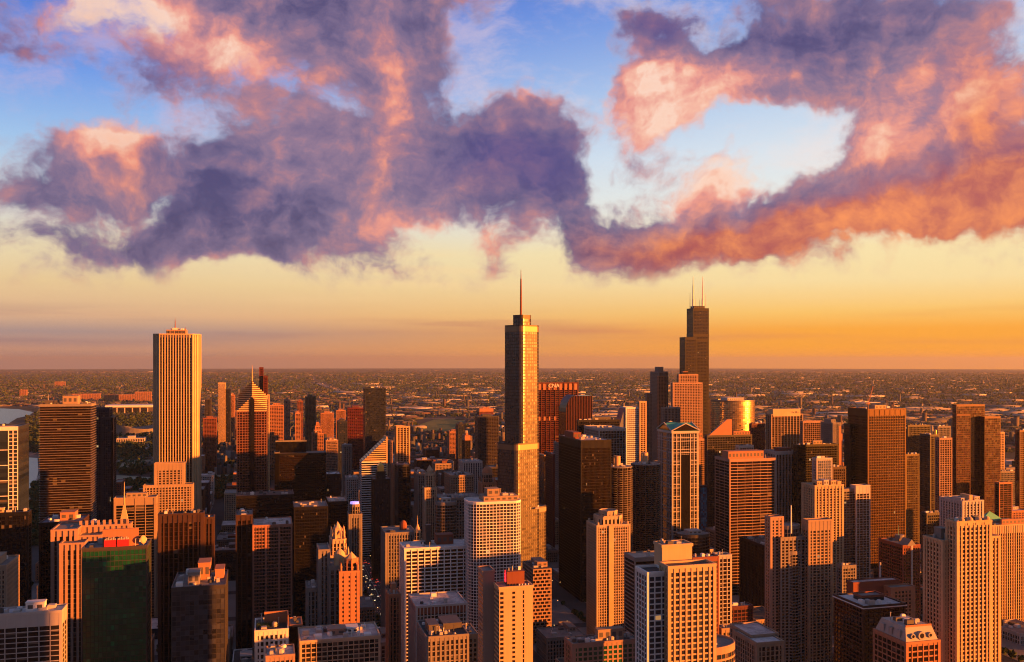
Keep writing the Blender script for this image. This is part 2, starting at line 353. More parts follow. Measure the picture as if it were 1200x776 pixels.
# ------------------------------------------------------------------ facades: a glazed core with real piers and floor bands standing proud of it
class St:
    def __init__(s, wall, glass, fh=3.6, bw=4.0, bh=1.0, pw=.7, bp=.18, pp=.34, cw=1.2, top=2.2, roof=None, base=None):
        s.wall, s.glass, s.fh, s.bw, s.bh, s.pw, s.bp, s.pp, s.cw, s.top, s.roof = wall, glass, fh, bw, bh, pw, bp, pp, cw, top, roof or RF
WINDOW_MESH = {}
def tier(root, pts, z0, z1, st, win=False, name='shaft', roof=True, label=None):
    """one storeyed volume as a part of root; pts are local and counter-clockwise from above"""
    n = len(pts); nf = max(1, round((z1 - z0 - st.top) / st.fh)); fh = (z1 - z0 - st.top) / nf
    core, fr = MB(), MB()
    edges = []
    for i in range(n):
        a, b = pts[i], pts[(i + 1) % n]; L = math.hypot(b[0] - a[0], b[1] - a[1])
        t = ((b[0] - a[0]) / L, (b[1] - a[1]) / L); nn = (t[1], -t[0]); nb = max(1, round(L / st.bw))
        edges.append((a, b, L, t, nn, nb))
    uvs = []; u0 = 0
    for e in edges:
        uvs.append([(u0, 0), (u0 + e[5], 0), (u0 + e[5], (z1 - z0) / fh), (u0, (z1 - z0) / fh)]); u0 += e[5] + 3
    core.prism(pts, z0, z1, uvs=uvs)
    if st.bh > 0:
        O = offs(pts, st.bp)
        for k in range(nf + 1):
            zc = z0 + k * fh; zb = zc - st.bh * .5; zt = zc + st.bh * .5
            if k == 0: zb = z0
            if k == nf: zt = z1 - .02
            fr.prism(O, zb, zt)
    sharp = []
    for i in range(n):
        t1, t2 = edges[i - 1][3], edges[i][3]; sharp.append(t1[0] * t2[0] + t1[1] * t2[1] < .5)
    if st.pw > 0:
        for i, (a, b, L, t, nn, nb) in enumerate(edges):
            w = L / nb
            for k in range(nb + 1):
                if k == 0 and (sharp[i]): continue
                if k == nb: continue
                s = k * w
                fr.obox(a, t, nn, s - st.pw / 2, s + st.pw / 2, -.1, st.pp, z0, z1 + .3)
    if st.cw > 0:
        for i in range(n):
            if not sharp[i]: continue
            t1, t2 = edges[i - 1][3], edges[i][3]; p = pts[i]; e = st.pp + .04
            if n == 4 or True:
                q0 = (p[0] + t1[0] * e - t2[0] * e, p[1] + t1[1] * e - t2[1] * e)
                c = st.cw + e
                Q = [q0, (q0[0] + t2[0] * c, q0[1] + t2[1] * c), (q0[0] + t2[0] * c - t1[0] * c, q0[1] + t2[1] * c - t1[1] * c), (q0[0] - t1[0] * c, q0[1] - t1[1] * c)]
                fr.prism(Q, z0, z1 + .34)
    c_o = core.build(name, st.glass if not win else st.wall, root)
    if label: c_o['label'] = label
    if fr.f: fr.build('facade_frame', st.wall, c_o)
    if roof:
        # parapet ring and roof sheet
        pr = MB(); O = offs(pts, st.pp + .1); I = offs(pts, -.35); b = len(pr.v)
        ring = [(*p, z1 - .4) for p in O] + [(*p, z1 + 1.1) for p in O] + [(*p, z1 + 1.1) for p in I] + [(*p, z1 - .4) for p in I]
        pr.v.extend(ring)
        for i in range(n):
            j = (i + 1) % n
            for r in range(3): pr.face([r * n + i, r * n + j, (r + 1) * n + j, (r + 1) * n + i])
        pr.build('parapet', st.wall, c_o)
        rf = MB(); rf.prism(offs(pts, -.1), z1 - .3, z1 + .12); rf.build('roof', st.roof, c_o)
    if win:
        panes = []
        cx, cy = root.location.x, root.location.y
        for ei, (a, b, L, t, nn, nb) in enumerate(edges):
            w = L / nb; mx, my = (a[0] + b[0]) / 2 + cx, (a[1] + b[1]) / 2 + cy
            if nn[0] * -mx + nn[1] * -my <= 0: continue
            for i in range(nb):
                for k in range(nf):
                    s = (i + .5) * w; px, py = a[0] + t[0] * s + nn[0] * .05, a[1] + t[1] * s + nn[1] * .05
                    pz = z0 + (k + .5) * fh
                    panes.append((math.sqrt((px + cx) ** 2 + (py + cy) ** 2 + (pz - CAMZ) ** 2), px, py, pz, ei, w - st.pw * .8, fh - st.bh * .8))
        panes.sort()
        meshes = {}
        for q in panes[:100]:
            ei = q[4]; a, b, L, t, nn, nb = edges[ei]; W, H = q[5], q[6]
            if ei not in meshes:
                m_ = MB(); v0 = len(m_.v)
                pts_ = []
                for d_ in (-.03, .03):
                    pts_ += [(t[0] * s_ * W / 2 + nn[0] * d_, t[1] * s_ * W / 2 + nn[1] * d_, h_ * H / 2) for s_, h_ in ((-1, -1), (1, -1), (1, 1), (-1, 1))]
                m_.v.extend(pts_)
                m_.face([4, 5, 6, 7], [(0, 0), (.999, 0), (.999, .999), (0, .999)])
                for f_ in ((0, 1, 5, 4), (1, 2, 6, 5), (2, 3, 7, 6), (3, 0, 4, 7)): m_.face(list(f_))
                o = m_.build('window', st.glass, c_o); meshes[ei] = o.data; o.location = (q[1], q[2], q[3])
            else:
                o = bpy.data.objects.new('window', meshes[ei]); COL.objects.link(o); o.parent = c_o; o.location = (q[1], q[2], q[3])
        rest = panes[100:]
        if rest:
            m_ = MB()
            for ii, q in enumerate(rest):
                a, b, L, t, nn, nb = edges[q[4]]; W, H = q[5], q[6]; v0 = len(m_.v)
                m_.v.extend([(q[1] + t[0] * s_ * W / 2, q[2] + t[1] * s_ * W / 2, q[3] + h_ * H / 2) for s_, h_ in ((-1, -1), (1, -1), (1, 1), (-1, 1))])
                u = 2 * (ii % 100); v = 2 * (ii // 100); m_.face([v0, v0 + 1, v0 + 2, v0 + 3], [(u, v), (u + .999, v), (u + .999, v + .999), (u, v + .999)])
            o = m_.build('window', st.glass, c_o); o['kind'] = 'stuff'
    return c_o

def foot(xl, xc, xr, Y, dep):
    """near corner and side faces of a block from where its edges stand in the view"""
    Xc = XA(xc, Y)
    if xc >= PX(0, 1e6) and xc < 600 and xc - xl > 2 * (xr - xc):   # only the north face shows
        return XA(xl, Y), Xc, Y, Y + dep
    if xc >= PX(0, 1e6):                                     # right of due south: north and east faces show
        Xr = XA(xr, Y); Yb = Y + dep
        if xl < xc and math.tan(ang(xl)) > 1e-3: Yb = Xc / math.tan(ang(xl))
        Yb = min(max(Yb, Y + 10), Y + dep * 1.6)
        return Xc, Xr, Y, Yb
    Xl = XA(xl, Y); Yb = Y + dep
    if xr > xc and math.tan(ang(xr)) < -1e-3: Yb = Xc / math.tan(ang(xr))
    Yb = min(max(Yb, Y + 10), Y + dep * 1.6)
    return Xl, Xc, Y, Yb

HEROES = []      # (x0, x1, y0, y1, h, short)
def clutter(root, x0, x1, y0, y1, z, n, seed=0, tall=1.0):
    n = int(n * 1.5 + .5)
    r = random.Random(seed); w, d = x1 - x0, y1 - y0; used = []
    for i in range(n):
        for _ in range(12):
            bw_, bd_ = min(w * .4, r.uniform(1.6, 6)), min(d * .4, r.uniform(1.6, 6)); bh_ = r.uniform(.9, 3.2) * tall
            a, b = r.uniform(x0 + 1, x1 - 1 - bw_), r.uniform(y0 + 1, y1 - 1 - bd_)
            if all(a + bw_ < u[0] - .3 or a > u[1] + .3 or b + bd_ < u[2] - .3 or b > u[3] + .3 for u in used): break
        else: continue
        used.append((a, a + bw_, b, b + bd_)); m = MB(); k = r.random()
        if k < .55:
            m.box(a, a + bw_, b, b + bd_, z, z + bh_); m.box(a + .25, a + bw_ - .25, b + .25, b + bd_ - .25, z + bh_, z + bh_ + .3); nm = 'air_handler'
        elif k < .8:
            rr = min(bw_, bd_) / 2; m.rod(a + rr, b + rr, z, z + bh_ * .8, rr, n=10); m.rod(a + rr, b + rr, z + bh_ * .8, z + bh_, rr * .75, n=10); nm = 'cooling_fan'
        else:
            m.rod(a, b, z, z + bh_ * 1.8, .25, n=6); m.rod(a, b, z + bh_ * 1.8, z + bh_ * 1.8 + .4, .5, n=6); nm = 'vent_pipe'
        m.build(nm, r.choice([MT, MT, MTD, WH]), root)
def penthouse(root, x0, x1, y0, y1, z, h, mat, name='penthouse', louvre=True):
    m = MB(); m.box(x0, x1, y0, y1, z, z + h); m.box(x0 - .25, x1 + .25, y0 - .25, y1 + .25, z + h, z + h + .5)
    o = m.build(name, mat, root)
    if louvre and x1 - x0 > 6:
        k = max(2, int((x1 - x0) / 5)); w = (x1 - x0) / k
        for i in range(k):
            l = MB(); l.box(x0 + i * w + w * .22, x0 + i * w + w * .78, y0 - .06, y0 - .01, z + h * .32, z + h * .76)
            for q in range(3): l.box(x0 + i * w + w * .25, x0 + i * w + w * .75, y0 - .12, y0 - .03, z + h * .35 + q * h * .14, z + h * .35 + q * h * .14 + h * .08)
            l.build('louvre', MTD, o)
    return o

def T(name, label, cat, xl, xc, xr, yt, Y, st, dep=32, pent=(), clut=0, win=False, short=None, extra=None, hz=None, antenna=()):
    """a block placed by where its three upright edges and its near top corner stand"""
    x0, x1, y0, y1 = foot(xl, xc, xr, Y, dep)
    Xc = XA(xc, Y); H = ZA(yt, Xc, Y) if hz is None else hz
    cx, cy = (x0 + x1) / 2, (y0 + y1) / 2
    root = thing(name, label, cat, (cx, cy, 0))
    hw, hd = (x1 - x0) / 2, (y1 - y0) / 2
    tier(root, rect(-hw, hw, -hd, hd), 0, H, st, win)
    for (a, b, c, d, h, m) in pent: penthouse(root, -hw + a * 2 * hw, -hw + b * 2 * hw, -hd + c * 2 * hd, -hd + d * 2 * hd, H + .12, h, m)
    if clut: clutter(root, -hw + 1, hw - 1, -hd + 1, hd - 1, H + .12, clut, seed=int(xl * 7 + yt))
    for (a, b, h) in antenna:
        m = MB(); px, py = -hw + a * 2 * hw, -hd + b * 2 * hd
        m.rod(px, py, H, H + h * .4, .5, .35); m.rod(px, py, H + h * .4, H + h, .3, .12); m.build('antenna', MT, root)
    HEROES.append((x0, x1, y0, y1, H, short))
    return root, hw, hd, H, cx, cy

def V(name, label, cat, Y, vols, short=None):
    """a stepped building of several volumes; vols = (xl, xc, xr, ytop, dY, style, depth, zbase, win)"""
    boxes = []
    for (xl, xc, xr, yt, dY, st, dep, zb, win) in vols:
        x0, x1, y0, y1 = foot(xl, xc, xr, Y + dY, dep); H = ZA(yt, XA(xc, Y + dY), Y + dY); boxes.append((x0, x1, y0, y1, H))
    X0, X1 = min(b[0] for b in boxes), max(b[1] for b in boxes); Y0, Y1 = min(b[2] for b in boxes), max(b[3] for b in boxes)
    cx, cy = (X0 + X1) / 2, (Y0 + Y1) / 2; root = thing(name, label, cat, (cx, cy, 0)); out = []
    for b, v in zip(boxes, vols):
        p = rect(b[0] - cx, b[1] - cx, b[2] - cy, b[3] - cy); zb = v[7]
        if zb < 0: zb = boxes[-zb - 1][4] - .05 if False else boxes[int(-zb) - 1][4] + .05
        tier(root, p, zb, b[4], v[5], v[8]); out.append((b[0] - cx, b[1] - cx, b[2] - cy, b[3] - cy, b[4]))
    HEROES.append((X0, X1, Y0, Y1, max(b[4] for b in boxes), short))
    return root, out, cx, cy

# ------------------------------------------------------------------ the towers one can tell apart
SK, AP, OF, HO, BD = 'skyscraper', 'apartment tower', 'office tower', 'hotel', 'building'
def S_(w, g, **k): return St(w, g, **k)

# --- far left
T('office_tower', 'dark glass tower with a white ladder grid down its corner, by the lake', OF, -70, 21, 34, 501, 1080, S_(NV, GLB, fh=4.0, bw=60, bh=0, pw=0, cw=0, top=3), clut=4, short='tower with the white ladder grid')
def ladder():
    r, hw, hd, H, cx, cy = LAD
    m = MB(); a = hw - 9.2
    for k in range(int(H / 4)): m.box(a, hw + .1, -hd - .75, -hd - .45, 4 * k + .5, 4 * k + 1.1)
    for q in range(3): m.box(a + q * 4.3, a + q * 4.3 + .8, -hd - .85, -hd - .4, 0, H + .5)
    for k in range(int(H / 16)): m.box(-hw, a, -hd - .7, -hd - .42, 16 * k + 8, 16 * k + 8.7)
    m.build('ladder_grid', WH, r)
    m = MB(); m.box(-hw - .3, hw + .3, -hd - .9, -hd - .4, H - 3, H + 1.2); m.build('cornice', WH, r)
_r = [o for o in COL.objects if o.get('label', '').startswith('dark glass tower with a white ladder')][0]
_b = HEROES[-1]; LAD = (_r, (_b[1] - _b[0]) / 2, (_b[3] - _b[2]) / 2, _b[4], _r.location.x, _r.location.y); ladder()
T('office_block', 'black flat-topped block with lit roof gear in front of the white ladder grid tower', OF, -120, 33, 36, 601, 880, S_(BK, GLK, bh=.6, bw=3, pw=.3), clut=14, pent=[(.55, .8, .3, .7, 4, GT)], short='black flat-topped block')
T('stone_hotel', 'tan stone hotel with arched top and gridded side at the left edge', HO, -45, 7, 22, 664, 690, S_(TN, GLW, fh=3.2, bw=2.6, bh=1.2, pw=1.1), clut=4, win=True, pent=[(.2, .8, .2, .7, 5, TN)], short='tan stone hotel')
T('apartment_slab', 'white-banded apartment slab with a pale flat parapet, lowest at the left corner', AP, -90, 72, 78, 717, 600, S_(LG, GLW, fh=3.0, bw=6.0, bh=.5, pw=.5, top=7.5, roof=RFW), dep=34, clut=16, win=True, pent=[(.72, .86, .3, .7, 5, WH)], short='white-banded apartment slab')
T('residential_tower', 'tall dark tower with thin balcony bands catching orange light, left of the striped white tower', AP, 47, 106, 112, 474, 1377, S_(WS, GLN, fh=3.3, bw=5, bh=.4, pw=.0, bp=1.6, cw=0), dep=38, pent=[(.42, .72, .2, .7, 11, TN), (.05, .3, .3, .7, 5, MTD)], clut=10, short='dark tower with thin balcony bands', antenna=[(.1, .5, 14)])
V('twin_slab_tower', 'dark navy slab tower with a pale edge pier, just right of the balcony-banded tower', OF, 1560,
  [(108, 128, 128, 479, 0, S_(NV, GLB, bh=.7, bw=3, pw=.4), 30, 0, False), (119, 131, 136, 490, -14, S_(NV, GLB, bh=.6, bw=3, pw=.4), 30, 0, False), (130.5, 132.5, 136, 489, -17, S_(GR, GLK, bh=.0, pw=0, cw=0), 6, 0, False)], 'dark navy slab tower')
T('office_block', 'dark brown block with a blue-grey roof and small orange roof house', OF, 46, 95, 104, 612, 950, S_(BR, GLK, fh=3.6, bw=2.6, bh=1.0, pw=.5, roof=roofm('slate blue roof', (.10, .11, .16))), dep=60, pent=[(.42, .78, .35, .75, 7, OB)], clut=6, short='dark brown block with blue-grey roof')

# --- the stepped orange-striped tower with a mast
sN = S_(PK, GLK, fh=3.9, bw=4.6, bh=.25, pw=1.9, bp=.1, pp=.9, cw=1.9, top=5)
nbc, bx, ncx, ncy = V('stepped_tower', 'stepped tower of bright orange stone piers with a slim mast, behind the green glass block', SK, 830,
  [(61, 90, 99, 621, 8, sN, 24, 0, False), (84, 152, 154, 615, 26, sN, 26, 0, False), (71, 98, 104, 637, -6, sN, 22, 0, False), (92, 118, 122, 628, 10, sN, 18, 0, False)], 'orange-striped stepped tower')
b = bx[1]; m = MB(); px, py = b[1] - 5, (b[2] + b[3]) / 2
for k in range(4):
    a_ = 5 - k * 1.1; m.loft(ngon(px, py, a_, 4, R(45)), b[4] + k * 4, ngon(px, py, a_ * .8, 4, R(45)), b[4] + k * 4 + 4)
m.rod(px, py, b[4] + 16, b[4] + 36, .8, .2); m.build('mast', GT, nbc)
m = MB(); m.rod(px - 24, py, b[4], b[4] + 3, .6); m.dome(px - 24, py, b[4] + 2.4, 3.2, 3.0); m.build('satellite_dish', WH, nbc)
for k in range(9):
    m = MB(); xx = b[0] + 6 + k * 4.6; m.box(xx, xx + 1.9, b[2] - .6, b[2] + 1.0, b[4] - .5, b[4] + 5.0); m.build('pinnacle', PK, nbc)

# --- green glass block with the red roof sign
g = T('glass_hotel', 'dark green glass block with red panels on its roof', HO, 96, 172, 177, 641, 640, S_(DG, GLG, fh=3.4, bw=2.4, bh=.45, pw=.2, bp=.1, pp=.16, cw=.6, top=1.2), dep=30, clut=8, short='green glass block')
r, hw, hd, H = g[:4]
m = MB(); m.box(-hw * .42, hw * .7, -hd + 6, -hd + 7.2, H, H + 10.5); m.box(-hw * .42, hw * .7, -hd + 5.7, -hd + 7.5, H + 10.5, H + 11.3); m.build('screen_wall', OB, r)
for a in (-.34, .06):
    m = MB(); m.box(hw * a, hw * (a + .36), -hd + 2.2, -hd + 4.4, H + .2, H + 5.0)
    o = m.build('red_panel', wall('red sign paint', (.55, .02, .03), .5), r)
    m = MB()
    for q in range(7): m.box(hw * (a + .02 + q * .05), hw * (a + .05 + q * .05), -hd + 2.2, -hd + 4.2, H + 5.0, H + 5.9 + (q % 3) * .4)
    m.build('roof_fan', LG, o)
m = MB(); m.dome(0, 0, 0, 2.8, 1.1, 14, 4); o = m.build('satellite_dish', GT, r); o.location = (hw * .86, -hd + 5, H + 4); o.rotation_euler = (R(80), 0, R(60))
m = MB(); m.rod(hw * .86, -hd + 5, H, H + 4, .3); m.build('dish_mount', MT, r)

T('grid_tower', 'slim tan gridded tower with tall white corner piers behind the orange-striped tower', OF, 134, 182.5, 184.5, 583, 1180, S_(TN, GLK, fh=3.3, bw=10.4, bh=.55, pw=.8, pp=.6, cw=2.0, top=8), dep=28, pent=[(.28, .78, .15, .6, 5, TN)], clut=5, short='slim tan gridded tower')

# --- striped white tower with chamfered corners
def white_tower():
    Y = 1490; x0, x1 = XA(180, Y), XA(232, Y); w = x1 - x0; H = ZA(392, XA(210, Y), Y); c = 8.5
    cx, cy = (x0 + x1) / 2, Y + w / 2; root = thing('marble_tower', 'tallest tower on the left, white stone with dark vertical stripes', SK, (cx, cy, 0)); h = w / 2
    MB_ = wall('marble cladding', (.42, .33, .215))
    tier(root, chamf(-h, h, -h, h, c), 0, H, S_(MB_, GLK, fh=3.9, bw=3.95, bh=.18, pw=1.25, bp=.05, pp=1.7, cw=0, top=4.5))
    m = MB()
    for sx, sy in ((-1, -1), (1, -1), (1, 1), (-1, 1)):
        P = [(sx * (h - c + .3), sy * (h + .5)), (sx * (h + .5), sy * (h - c + .3)), (sx * (h - c), sy * (h - c))]
        if sx * sy < 0: P = P[::-1]
        P = P if sx * sy < 0 else P
        A = sum(P[i][0] * P[(i + 1) % 3][1] - P[(i + 1) % 3][0] * P[i][1] for i in range(3))
        m.prism(P if A > 0 else P[::-1], 0, H + .8)
    m.build('corner_panel', MB_, root)
    penthouse(root, -h * .48, h * .42, -h * .5, h * .5, H, 7, PK, 'roof_house')
    for k in range(9): m = MB(); m.box(-h * .46 + k * h * .1, -h * .46 + k * h * .1 + 1.2, -h * .52, -h * .5, H + 1, H + 6); m.build('louvre', MTD, root)
    m = MB(); m.rod(-h * .12, 0, H + 7, H + 22, .9, .5); m.rod(-h * .12, 0, H + 22, H + 27, .3, .1); m.build('antenna', RB, root)
    m = MB(); m.rod(h * .36, 0, H + 7, H + 12, .5, .2); m.build('antenna', RB, root)
    clutter(root, -h * .5, h * .45, -h * .5, h * .5, H + 7.5, 6, 3)
    HEROES.append((x0, x1, Y, Y + w, H, 'striped white tower'))
white_tower()
V('apartment_tower', 'tan apartment tower with a brilliant orange upper block, in front of the striped white tower', AP, 1240,
  [(168, 226, 227, 568, 0, S_(TN, GLW, fh=3.1, bw=3.6, bh=.9, pw=1.3, cw=2), 40, 0, False), (181, 216, 217, 543, 8, S_(TN, GLW, fh=3.1, bw=4.6, bh=1.0, pw=1.7, cw=3, top=8), 26, -1, False)], 'tan tower with orange upper block')
T('office_tower', 'dark brown tower of close vertical ribs below the tan apartment tower', OF, 186, 238, 239, 602, 860, S_(BR, GLN, fh=3.8, bw=4.2, bh=.2, pw=1.2, pp=.6, cw=2.2, top=7, roof=RFD), dep=32, clut=6, short='brown ribbed tower')
T('office_tower', 'narrower brown ribbed wing set back beside the dark ribbed tower', OF, 239.5, 250, 251, 607, 872, S_(BR, GLN, fh=3.8, bw=4.2, bh=.2, pw=1.2, pp=.6, cw=1.5, top=5), dep=24, clut=4, short='brown wing')
T('glass_tower', 'dark mosaic glass tower with small orange roof houses, lower left of centre', AP, 201, 264, 267, 687, 590, S_(DG, GLU, fh=3.0, bw=2.6, bh=.25, pw=.15, bp=.08, pp=.12, cw=.4, top=1.4), dep=32, clut=10, pent=[(.28, .5, .2, .5, 7, WS), (.45, .68, .5, .85, 10, OB), (.78, .95, .45, .8, 6, OB)], short='mosaic glass tower')

# --- tower with stepped diamond crown and spire
def crown_tower():
    Y = 1470; x0, x1 = XA(277.5, Y), XA(313, Y); a = (x1 - x0) / 2; cx, cy = (x0 + x1) / 2, Y + a; X = cx
    zc, zm, zt, zs = ZA(482, X, Y), ZA(465, X, Y), ZA(447, X, Y + a), ZA(428, X, Y + a)
    root = thing('crowned_tower', 'red granite tower with a stepped diamond crown and needle spire', SK, (cx, cy, 0))
    st = S_(wall('rose granite', (.17, .085, .06)), GLR, fh=3.9, bw=4.0, bh=.8, pw=.7, pp=.4, cw=1.0, top=1)
    tier(root, rect(-a, a, -a, a), 0, zc, st, roof=False)
    m, g_ = MB(), MB(); n = 15
    for k in range(n):
        z = zc + (zt - zc) * k / n; z2 = zc + (zt - zc) * (k + 1) / n
        s = 2 * a - a * (z - zc) / (zm - zc)
        if s >= a: q = s - a; P = [(-q, -a), (q, -a), (a, -q), (a, q), (q, a), (-q, a), (-a, q), (-a, -q)]
        else: P = [(0, -s), (s, 0), (0, s), (-s, 0)]
        if s - a < .05 and s >= a: P = [(0, -a), (a, 0), (0, a), (-a, 0)]
        zz = z + (z2 - z) * .6
        m.prism(P, z + .02, zz); Pi = [(p[0] * .92, p[1] * .92) for p in P]; g_.prism(Pi, zz, z2 + .02)
    c = m.build('stepped_crown', GT, root); g_.build('crown_glazing', GLR, c)
    for sx, sy in ((0, -1), (1, 0), (0, 1), (-1, 0)):
        mm = MB()
        if sx == 0: mm.box(-3.6, 3.6, min(sy * a, sy * (a + .9)), max(sy * a, sy * (a + .9)), 0, zm - 5); mm.loft([(-3.6, sy * (a + .45) - .45), (3.6, sy * (a + .45) - .45), (3.6, sy * (a + .45) + .45), (-3.6, sy * (a + .45) + .45)], zm - 5, [(-.2, sy * (a + .45) - .45), (.2, sy * (a + .45) - .45), (.2, sy * (a + .45) + .45), (-.2, sy * (a + .45) + .45)], zm)
        else: mm.box(min(sx * a, sx * (a + .9)), max(sx * a, sx * (a + .9)), -3.6, 3.6, 0, zm - 5)
        mm.build('centre_bay', GLK, root)
    mm = MB(); mm.rod(0, 0, zt - 6, zt + 6, 1.6, 1.0); mm.rod(0, 0, zt + 6, zs, 1.0, .25); mm.build('spire', GT, root)
    HEROES.append((x0, x1, Y, Y + 2 * a, zt, 'diamond-crowned tower'))
crown_tower()
V('slim_tower', 'slim dark red two-step tower peeping over the diamond-crowned tower', SK, 2050, [(304, 308.6, 309, 431, 10, S_(RD, GLR, fh=3.6, bw=3, bh=1, pw=.6), 22, 0, False), (308.7, 313.5, 314, 441, 0, S_(RD, GLR, fh=3.6, bw=3, bh=1, pw=.6), 24, 0, False), (313.2, 315.8, 316.2, 463, -6, S_(GT, GLD, fh=3.6, bw=2, bh=.6, pw=.5), 12, 0, False)], 'slim dark red two-step tower')
def round_tower(name, label, cat, px0, px1, yt, Y, mat_w, mat_g, n=40, fh=3.8, sy=1.0, short=None, cap=0, bh=.7, bp=.2):
    x0, x1 = XA(px0, Y), XA(px1, Y); r = (x1 - x0) / 2; cx, cy = (x0 + x1) / 2, Y + r * sy; H = ZA(yt, cx, Y)
    root = thing(name, label, cat, (cx, cy, 0))
    tier(root, ngon(0, 0, r, n, 0, sy), 0, H, St(mat_w, mat_g, fh=fh, bw=6, bh=bh, pw=.22, bp=bp, pp=bp * .6, cw=0, top=2.5))
    if cap: penthouse(root, -r * .4, r * .4, -r * sy * .4, r * sy * .4, H, cap, MT)
    HEROES.append((x0, x1, Y, Y + 2 * r * sy, H, short)); return root, r, H
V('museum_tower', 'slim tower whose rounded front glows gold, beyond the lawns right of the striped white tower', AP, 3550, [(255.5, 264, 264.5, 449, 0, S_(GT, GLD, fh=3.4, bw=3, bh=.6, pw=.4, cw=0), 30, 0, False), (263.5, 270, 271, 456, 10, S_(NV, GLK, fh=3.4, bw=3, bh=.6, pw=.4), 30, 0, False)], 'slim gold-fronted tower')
# --- south loop beyond
far = [
 ('apartment_tower', 'thin pinkish tower right behind the slim gold-fronted tower', AP, 269, 275, 275.5, 463, 3750, OB, GLW),
 ('office_block', 'dark block with a rust-red top left of the slim gold-fronted tower', OF, 238, 253.5, 254, 490, 2700, RB, GLN),
 ('apartment_tower', 'small dark tower among low blocks beside the striped white tower', AP, 240, 247, 248, 468, 3300, DG, GLK),
 ('apartment_tower', 'two-toned tower, dark left half and pink gridded right half', AP, 316, 332.5, 333, 475, 2500, OB, GLN),
 ('apartment_tower', 'narrow pale pink tower behind the two-toned tower', AP, 333, 340, 341, 469, 3000, PK, GLW),
 ('office_tower', 'narrow reddish tower between the pale pink tower and the olive twin slab', OF, 346, 352, 352.5, 484, 2700, OB, GLN),
 ('office_tower', 'rust-topped grey tower just left of the olive twin slab', OF, 349, 355, 356, 470, 2900, RB, GLB),
 ('apartment_tower', 'olive dark twin slab tower with two vertical halves', AP, 358, 370, 374, 465, 3000, wall('olive metal', (.06, .07, .05)), GLK),
 ('setback_tower', 'small coral setback tower of art deco steps', OF, 366, 379, 382, 508, 2400, OB, GLW),
 ('office_block', 'navy flat block left of the dark red tower', OF, 396, 407, 407.5, 494, 2250, NV, GLB),
 ('office_tower', 'plain dark red slab tower left of the black-blue glass tower', OF, 407.5, 427.5, 428, 478, 2300, DR, GLR),
 ('apartment_block', 'pink flat-roofed block far behind the coral setback tower', AP, 376, 391, 392, 484, 3600, OB, GLW),
 ('apartment_block', 'tan stepped block at the foot of the dark red tower', AP, 382, 396, 397, 516, 2150, PK, GLW),
 ('apartment_block', 'pink block with bright face, far off above the rail yards', AP, 394, 405, 406, 481, 3500, OB, GLW),
 ('office_block', 'coral brick block standing by the rail yards right of the yellow grid tower', OF, 527, 537.5, 538, 506, 2600, OB, GLW),
 ('office_tower', 'narrow navy tower on the far side of the coral brick block', OF, 537, 545, 546, 497, 2500, NV, GLB),
 ('office_tower', 'thin black tower left of the coral-topped dark block', OF, 545, 551, 551.5, 511, 2100, BK, GLK),
 ('office_block', 'broad dark block with a coral top floor left of the tall spired tower', OF, 560, 584, 585, 488, 2300, DG, GLN),
 ('office_block', 'reddish low block behind the coral-topped dark block', OF, 562, 578, 579, 479, 3100, RB, GLN),
]
for nm, lb, ct, xl, xc, xr, yt, Y, w_, g_ in far:
    r = T(nm, lb, ct, xl, xc, xr, yt, Y, S_(w_, g_, fh=3.6, bw=4.5, bh=1.1, pw=.9), dep=32, clut=3, pent=[(.25, .7, .2, .7, 5, OB if 'coral-topped' in lb else w_)], short=None)
    if 'setback' in nm:
        for k, f in enumerate((.72, .45, .22)):
            tier(r[0], rect(-r[1] * f, r[1] * f, -r[2] * f, r[2] * f), r[3] + .2 + k * 9, r[3] + (k + 1) * 9, S_(w_, g_, fh=3.6, bw=4, bh=1.1, pw=1), name='setback')
    if 'coral-topped' in lb:
        m = MB(); m.box(-r[1] - .6, r[1] + .6, -r[2] - .6, r[2] + .6, r[3] - 10, r[3] + 1.5); m.build('top_storey', OB, r[0])

# --- black blocks by the park
V('concrete_slab', 'broad black-glass slab with a pale end wall and grey roof right of the diamond-crowned tower', OF, 1540, [(322, 327.5, 328, 531, 0, S_(GR, GLK, bh=0, pw=0, cw=0), 40, 0, False), (327, 382, 383, 531, 3, S_(BK, GLN, fh=3.7, bw=3, bh=1.0, pw=.3), 36, 0, False), (323, 359, 360, 517, 22, S_(GR, GLK, bh=0, pw=0, cw=0, roof=RF), 10, 0, False)], 'black-glass slab')
T('black_block', 'wide low black steel block at the foot of the diamond-crowned tower', OF, 277, 344, 345, 580, 1270, S_(BK, GLK, fh=3.8, bw=2, bh=.9, pw=.2, roof=RFD), dep=45, clut=10, short='wide black block')
T('black_tower', 'black steel tower with a grey-brown flat roof, above the gothic crowned tower', OF, 345, 384, 385, 594, 1150, S_(BK, GLK, fh=3.8, bw=2, bh=.9, pw=.2, roof=RF), dep=50, clut=6, short='black steel tower')
T('black_block', 'black block with a tan roof edge right of the black steel tower', OF, 385, 407, 409, 588, 1230, S_(BK, GLK, fh=3.8, bw=2.2, bh=.9, pw=.2, roof=roofm('tan roof', (.34, .27, .22))), dep=46, clut=4, short='black block with tan roof')
T('office_tower', 'narrow dark brown ribbed tower wing joined to the left of the red gridded block', OF, 277, 295.5, 296, 604, 1010, S_(BR, GLN, fh=3.8, bw=4.5, bh=.15, pw=1.3, pp=.6, cw=1.5, top=5), dep=34, clut=7, short='brown ribbed wing')
rr_ = T('gridded_block', 'reddish-brown block with a square window grid and stained pale roof', OF, 296.5, 342, 343, 615, 1000, S_(wall('red granite', (.28, .14, .10)), GLN, fh=3.5, bw=3.0, bh=1.0, pw=.55, pp=.5, cw=1.3, top=1.6, roof=RFP), dep=46, clut=5, win=True, short='red gridded block')
